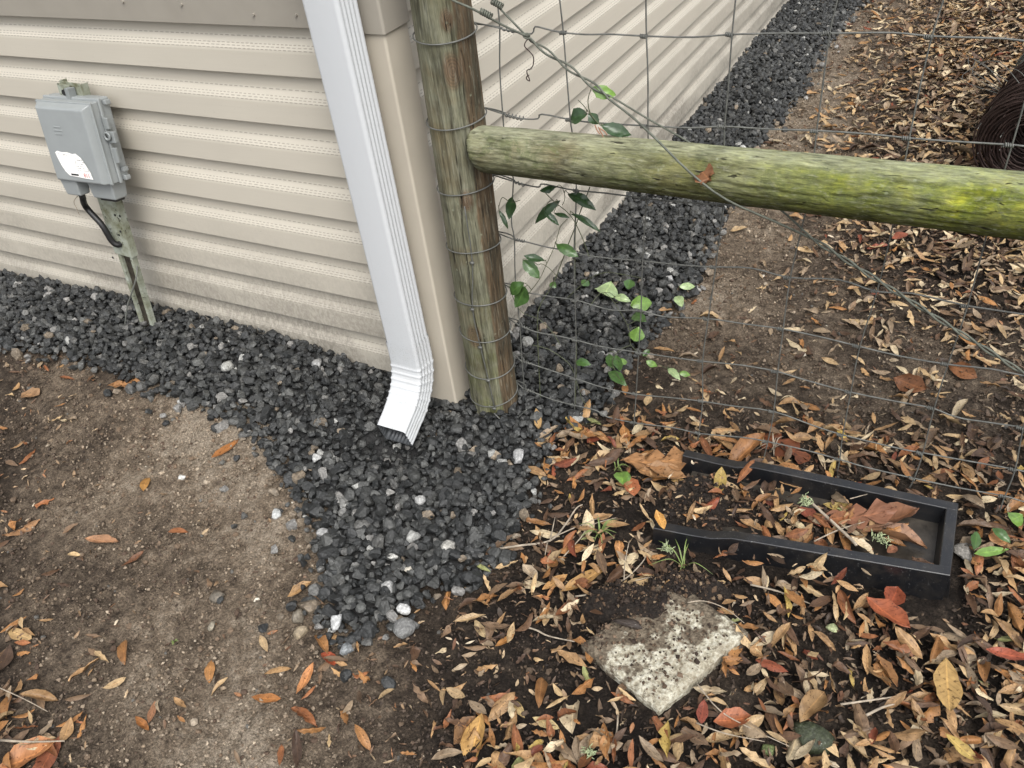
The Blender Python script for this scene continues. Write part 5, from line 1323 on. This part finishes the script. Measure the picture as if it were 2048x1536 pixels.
# vines
VCOL = {'d': (.024, .052, .018), 'm': (.045, .095, .024), 'b': (.105, .190, .035), 'p': (.25, .33, .16)}
STEMS = {}
def vleaf(b_px, t_px, y, wid, col, parent, v=0, flipn=1):
    """leaf from its stalk end to its tip, both on the plane y (or at ground height when y is None)"""
    if y is None: A, B = G(*b_px, .05), G(*t_px, .04)
    elif isinstance(y, tuple): A, B = at(*b_px, (0, 1, 0), y[0]), at(*t_px, (0, 1, 0), y[1])
    else: A, B = at(*b_px, (0, 1, 0), y), at(*t_px, (0, 1, 0), y + .004)
    d = B - A; L = np.linalg.norm(d); d /= L; c = (A + B) / 2; view = CC - c; view /= np.linalg.norm(view)
    nrm = view + np.array([.1, -.1, .7]); nrm = nrm - d * (nrm @ d); nrm /= np.linalg.norm(nrm); sd_ = np.cross(nrm, d)
    V, F_, A_ = leaf_grid(600 + v, W=wid, rows=11, cols=5, fold=.35 if v % 2 else -.25, bend=-.45 if v % 3 else .25, twist=.3 * ((v % 3) - 1), tip=-.9)
    # broad base, drawn-out point
    Vw = c + np.outer(V[:, 0] * L, d) + np.outer(V[:, 1] * L, sd_) + np.outer(V[:, 2] * L, nrm)
    me = mesh_np('leaf', Vw - parent_world(parent), F_, True, {'col': np.tile(np.array([*VCOL[col], 1.]), (len(V), 1)), 'tv': A_})
    if parent.name in STEMS:
        sp_ = np.concatenate(STEMS[parent.name]); k_ = np.linalg.norm(sp_ - A, axis=1).argmin(); q_ = sp_[k_]
        if np.linalg.norm(q_ - A) < .14:
            b = MB(); b.tube([q_, (q_ + A) / 2 + [0, 0, .006], A, A + d * L * .1], .0008, 5, 4); b.build('petiole', M_STEM, parent, smooth=True)
    return link('leaf', me, M_GREEN, parent)
def vstem(q, y, parent, r=.0010):
    if y is None: pts = [G(a, c_, .03) for a, c_ in q]
    else: pts = [at(a, c_, (0, 1, 0), y) for a, c_ in q]
    STEMS.setdefault(parent.name, []).append(crom(np.array(pts), 5))
    b = MB(); b.tube(pts, r, 5, 5); return b.build('stem', M_STEM, parent, smooth=True)
v1 = thing('climbing_vine', tuple(at(1195, 262, (0, 1, 0), .03)), 'small green vine sprig standing on top of the wooden rail', 'vine')
vstem([(1218, 262), (1195, 245), (1180, 225), (1176, 200), (1182, 178)], .045, v1); vstem([(1176, 224), (1168, 212), (1156, 200)], .045, v1, .0008)
vleaf((1183, 176), (1232, 192), .045, .55, 'b', v1, 0); vleaf((1172, 226), (1138, 240), .045, .75, 'd', v1, 1); vleaf((1178, 226), (1198, 248), .045, .75, 'd', v1, 2); vleaf((1203, 252), (1263, 273), .045, .42, 'd', v1, 3)
b = MB()
for q in [[(1190, 250), (1195, 262), (1200, 268)], [(1196, 255), (1208, 262), (1214, 270)], [(1198, 258), (1204, 268), (1206, 274)]]: b.tube([at(a, c_, (0, 1, 0), .03) for a, c_ in q], .0013, 5, 3)
b.build('dead_stipule', m_plain('dead_stalk', (.30, .17, .11), .8, .3), v1, smooth=True)
v2 = thing('climbing_vine', tuple(at(1075, 800, (0, 1, 0), .1)), 'leafy green vine climbing the wires below the rail', 'vine')
vstem([(1083, 830), (1078, 740), (1075, 640), (1083, 605), (1105, 570), (1125, 520), (1140, 480), (1152, 450), (1162, 420), (1172, 395), (1180, 374)], .088, v2, .0012)
vstem([(1150, 820), (1153, 700), (1150, 600), (1150, 500), (1152, 430), (1153, 380)], .086, v2, .0011)
vstem([(1083, 377), (1105, 400), (1140, 430), (1160, 465), (1172, 495), (1178, 513)], .070, v2, .0010)
vstem([(1125, 375), (1130, 395), (1125, 410)], .07, v2, .0008); vstem([(1135, 438), (1120, 455), (1110, 490), (1090, 535), (1078, 560), (1055, 590)], .07, v2, .0008)
vstem([(1113, 552), (1100, 538), (1085, 528), (1076, 530)], .075, v2, .0008)
vstem([(1041, 400), (1022, 405), (1005, 395), (998, 412)], .07, v2, .0008); vstem([(1018, 570), (1028, 600), (1045, 625), (1080, 640), (1105, 665), (1120, 690)], .075, v2, .0008)
vstem([(1065, 690), (1100, 700), (1140, 730), (1155, 770)], .09, v2, .0009); vstem([(1155, 768), (1165, 800), (1185, 825)], .09, v2, .0007)
for i, (a, c_, w, cc) in enumerate([
    ((1112, 375), (1080, 382), .42, 'd'), ((1135, 385), (1192, 418), .34, 'd'), ((1115, 402), (1063, 447), .24, 'd'), ((1088, 421), (1118, 452), .30, 'd'), ((1108, 425), (1138, 434), .28, 'd'),
    ((1143, 424), (1201, 462), .20, 'd'), ((1024, 393), (1018, 438), .42, 'd'), ((998, 420), (1017, 458), .24, 'd'), ((1112, 486), (1156, 512), .42, 'm'), ((1089, 522), (1048, 512), .38, 'd'),
    ((1046, 518), (1080, 556), .50, 'm'), ((1046, 566), (1018, 588), .60, 'm'), ((1052, 572), (1032, 614), .55, 'm'), ((1150, 723), (1180, 728), .5, 'm')]):
    vleaf(a, c_, (.072, .066), w, cc, v2, i)
v3 = thing('climbing_vine', tuple(G(1275, 690)), 'trailing vine with bright and pale leaves over the gravel edge', 'vine')
vstem([(1130, 600), (1175, 560), (1210, 545), (1240, 548), (1283, 556)], .12, v3, .0009); 
TP = [G(*q, dz) for q, dz in [((1180, 612), .1), ((1210, 585), .1), ((1255, 650), .06), ((1262, 690), .05), ((1290, 712), .04), ((1330, 735), .04), ((1362, 742), .05)]]; STEMS[v3.name].append(crom(np.array(TP), 5))
b = MB(); b.tube(TP, .0010, 5, 4); b.build('stem', M_STEM, v3, smooth=True)
TP = [G(*q, .05) for q in [(1262, 690), (1240, 700), (1225, 720), (1232, 745), (1245, 765)]]; STEMS[v3.name].append(crom(np.array(TP), 5)); b = MB(); b.tube(TP, .0010, 5, 4); b.build('stem', M_STEM, v3, smooth=True)
for i, (a, c_, w, cc) in enumerate([
    ((1207, 592), (1222, 566), .75, 'p'), ((1228, 592), (1262, 602), .45, 'p'), ((1262, 608), (1306, 604), .75, 'b'), ((1260, 560), (1255, 580), .8, 'm'), ((1360, 572), (1392, 571), .45, 'p'), ((1352, 590), (1364, 612), .6, 'p'),
    ((1278, 655), (1268, 684), .8, 'b'), ((1290, 640), (1262, 628), .5, 'm'), ((1218, 705), (1226, 735), .5, 'm'), ((1232, 712), (1240, 745), .4, 'm'), ((1238, 722), (1256, 724), .7, 'b'), ((1216, 740), (1252, 770), .40, 'm'),
    ((1292, 722), (1315, 733), .55, 'b'), ((1335, 735), (1360, 758), .40, 'p'), ((1358, 745), (1382, 750), .5, 'b'), ((1300, 700), (1285, 712), .6, 'm'), ((1165, 568), (1180, 560), .6, 'm'), ((1100, 565), (1112, 575), .8, 'm')]):
    vleaf(a, c_, None, w, cc, v3, i)
v4 = thing('seedling', tuple(G(2010, 1080)), 'green seedling leaves right of the splash block end wall', 'seedling')
for i, (a, c_, w, cc) in enumerate([((2020, 1042), (2044, 1030), .8, 'b'), ((1985, 1055), (2022, 1085), .45, 'm'), ((1955, 1060), (1950, 1100), .4, 'm'), ((1945, 1108), (2015, 1100), .25, 'b'), ((1250, 955), (1243, 940), .6, 'b')][:4]):
    vleaf(a, c_, None, w, cc, v4, i)
v5 = thing('seedling', tuple(G(1245, 955)), 'tiny light green seedling beside the bright rust leaf', 'seedling')
vleaf((1246, 965), (1240, 940), None, .6, 'b', v5, 1); vleaf((1247, 962), (1258, 940), None, .5, 'b', v5, 2)

# pebbles lying apart on the dirt, and other small finds
def pebble(px, py, wpx, col, label, v=0, nm='pebble', cat='stone', flat=.7, P=None):
    P0 = G(px, py, 0); onb = bool(inpoly(np.array([P0[0]]), np.array([P0[1]]), GP)[0]); P = G(px, py, .020 if onb else 0) if P is None else P; rr_ = wpx / 2 / FPX * np.linalg.norm(P - CC)
    Vv = SV_near[v] * rr_ / 1.02
    me = mesh_np(nm, Vv, IF2, True, {'col': np.tile(np.array([*col, 1.]), (len(Vv), 1))}); o = link(nm, me, M_STONE, None, label=label, cat=cat)
    o.location = Vector(P) + Vector((0, 0, rr_ * flat * .55)); o.rotation_euler = (0, 0, rng.uniform(0, 6)); return o
pebble(366, 957, 17, (.40, .39, .36), 'small white pebble alone on the bare dirt', 0)
pebble(557, 1030, 28, (.40, .41, .40), 'speckled white stone at the left gravel edge', 1)
pebble(632, 920, 26, (.33, .33, .32), 'white stone in the gravel below the elbow outlet', 2)
pebble(714, 976, 22, (.34, .34, .32), 'white stone in the gravel below the downspout', 3)
pebble(840, 1002, 26, (.30, .30, .29), 'oblong white stone in the gravel apron', 4)
pebble(648, 1068, 28, (.25, .25, .245), 'large speckled stone on the left of the gravel apron', 5)
pebble(613, 1037, 18, (.38, .375, .35), 'white pebble next to the speckled stone at the gravel edge', 6)
pebble(898, 1095, 24, (.33, .32, .29), 'cream stone with a brown chip in the gravel apron', 7)
pebble(785, 1114, 22, (.36, .355, .33), 'white angular stone in the lower gravel apron', 8)
pebble(820, 1144, 26, (.40, .37, .31), 'buff rounded stone in the lower gravel apron', 9)
pebble(776, 1178, 26, (.33, .33, .32), 'white stone near the toe of the gravel apron', 10)
pebble(675, 1248, 38, (.36, .365, .36), 'long white stone at the toe of the gravel apron', 11)
pebble(808, 1222, 30, (.38, .38, .37), 'white quartz stone at the toe of the gravel beside the leaves', 12)
pebble(812, 1258, 44, (.15, .15, .145), 'lumpy grey stone at the toe of the gravel beside the leaves', 13)
pebble(600, 1266, 32, (.23, .185, .125), 'tan rounded stone at the toe of the gravel', 14)
pebble(600, 1238, 34, (.15, .13, .10), 'brown muddy stone left of the gravel toe', 15)
pebble(640, 1132, 18, (.42, .30, .15), 'small yellow-brown pebble in the gravel apron', 2)
pebble(695, 1300, 34, (.17, .18, .185), 'blue-grey stone lowest of the gravel toe', 5)
pebble(638, 730, 28, (.22, .22, .215), 'long white stone in the gravel along the wall', 4)
pebble(460, 738, 30, (.30, .30, .28), 'flat pale stone in the gravel right of the stake', 1)
pebble(438, 1196, 32, (.10, .085, .065), 'dark flat pebble pressed in the dirt', 3)
pebble(424, 1258, 24, (.22, .195, .15), 'tan pebble pressed in the dirt below the dark flat one', 6)
pebble(1038, 918, 26, (.30, .30, .295), 'white speckled stone right of the downspout outlet', 7)
pebble(1340, 560, 20, (.30, .30, .295), 'round white stone in the gravel behind the fence', 9)
M_STONE.node_tree.nodes
pebble(1620, 1480, 66, (.030, .036, .018), 'dark mossy stone half hidden in the bottom leaf litter', 10, 'mossy_stone', 'stone')
pebble(1538, 1505, 28, (.12, .15, .06), 'green acorn in the litter left of the mossy stone', 3, 'acorn', 'acorn')
pebble(1664, 1262, 26, (.30, .33, .18), 'pale green acorn in the litter above the mossy stone', 4, 'acorn', 'acorn')
pebble(1556, 1400, 18, (.26, .16, .09), 'round brown acorn in the litter right of the paver', 5, 'acorn', 'acorn')
pebble(1012, 1450, 14, (.30, .17, .11), 'round brown acorn on the black soil at the bottom', 5, 'acorn', 'acorn')
pebble(1262, 1255, 46, (.030, .021, .016), 'dark brown cone lying on the paver edge', 2, 'pine_cone', 'cone', P=G(1262, 1250, .03)).scale = (1.6, .55, .5)
pebble(1925, 1108, 44, (.24, .225, .20), 'rough grey stone chip beside the splash block end', 8, 'stone_chip', 'stone')

# ------------------------------------------------------------------ roll of rusty fence wire, log
roll_ = thing('wire_roll', (1.27, 1.75, 0), 'rusty brown roll of fence wire lying on leaves behind the rail', 'wire roll')
cR = np.array([1.245, 1.62, .175]); axr = np.array([.16, 1.0, .06]); axr /= np.linalg.norm(axr); u0 = np.cross(axr, [0, 0, 1]); u0 /= np.linalg.norm(u0); v0 = np.cross(u0, axr)
def ringpt(a, rr, s): return cR + axr * s + rr * (math.cos(a) * u0 + math.sin(a) * v0)
for j in range(24):
    s = j * .034; b = MB(); pts = []
    for t in np.linspace(0, 1, 230):
        a = t * 6.2832 * 11 + j; pts.append(ringpt(a, .075 + .100 * t + .0035 * math.sin(a * 3.1 + j), s + .006 * math.sin(a * 1.7 + j * 2) + rng.normal(0, .0015)))
    b.tube(pts, .0030, 4, 1); b.build('coiled_strand', M_RUST if j < 12 else M_WIRE, roll_, smooth=True)
for j in range(46):
    a = rng.uniform(0, 6.28); rr = rng.choice([.175, .168, .15, .13, .11, .09]); b = MB(); b.tube([ringpt(a + .02 * k + rng.normal(0, .01), rr + rng.normal(0, .002), s) for k, s in enumerate(np.linspace(-.01, .84, 6))], .0016, 5, 2); b.build('cross_strand', M_RUST if j % 3 else M_WIRE, roll_, smooth=True)
for j in range(7):
    q0 = rng.uniform(0, 1); A = ringpt(R(100 + 20 * j), .18, .1 * j); b = MB(); b.tube([A, A + [-.06 - .03 * j * q0, .1, .03], A + [-.14, .28 + .05 * j, -.05]], .0013, 5, 5); b.build('loose_strand', M_WIRE, roll_, smooth=True)
b = MB(); pts = crom(np.array([(1.55, 3.3, .05), (1.35, 2.95, .07), (1.2, 2.7, .06), (1.35, 2.4, .05)]), 5)
b.tube([(1.30, 2.95, .07), (1.42, 2.9, .075), (1.56, 2.86, .08), (1.75, 2.8, .085)], [.055, .065, .06, .05], 18, 5)
M_LOG = NT('mossy_bark'); _v = M_LOG.coord(); _n = M_LOG.noise(_v, 18, 6, .7); _c = M_LOG.ramp(_n, [(.3, (.07, .06, .03)), (.5, (.28, .28, .13)), (.7, (.50, .50, .34))]); M_LOG.bump(_n, .01); M_LOG = M_LOG.fin(_c, .9, .2)
b.build('mossy_log', M_LOG, None, smooth=True, label='pale mossy log lying behind the wire roll', cat='log')
print('done')
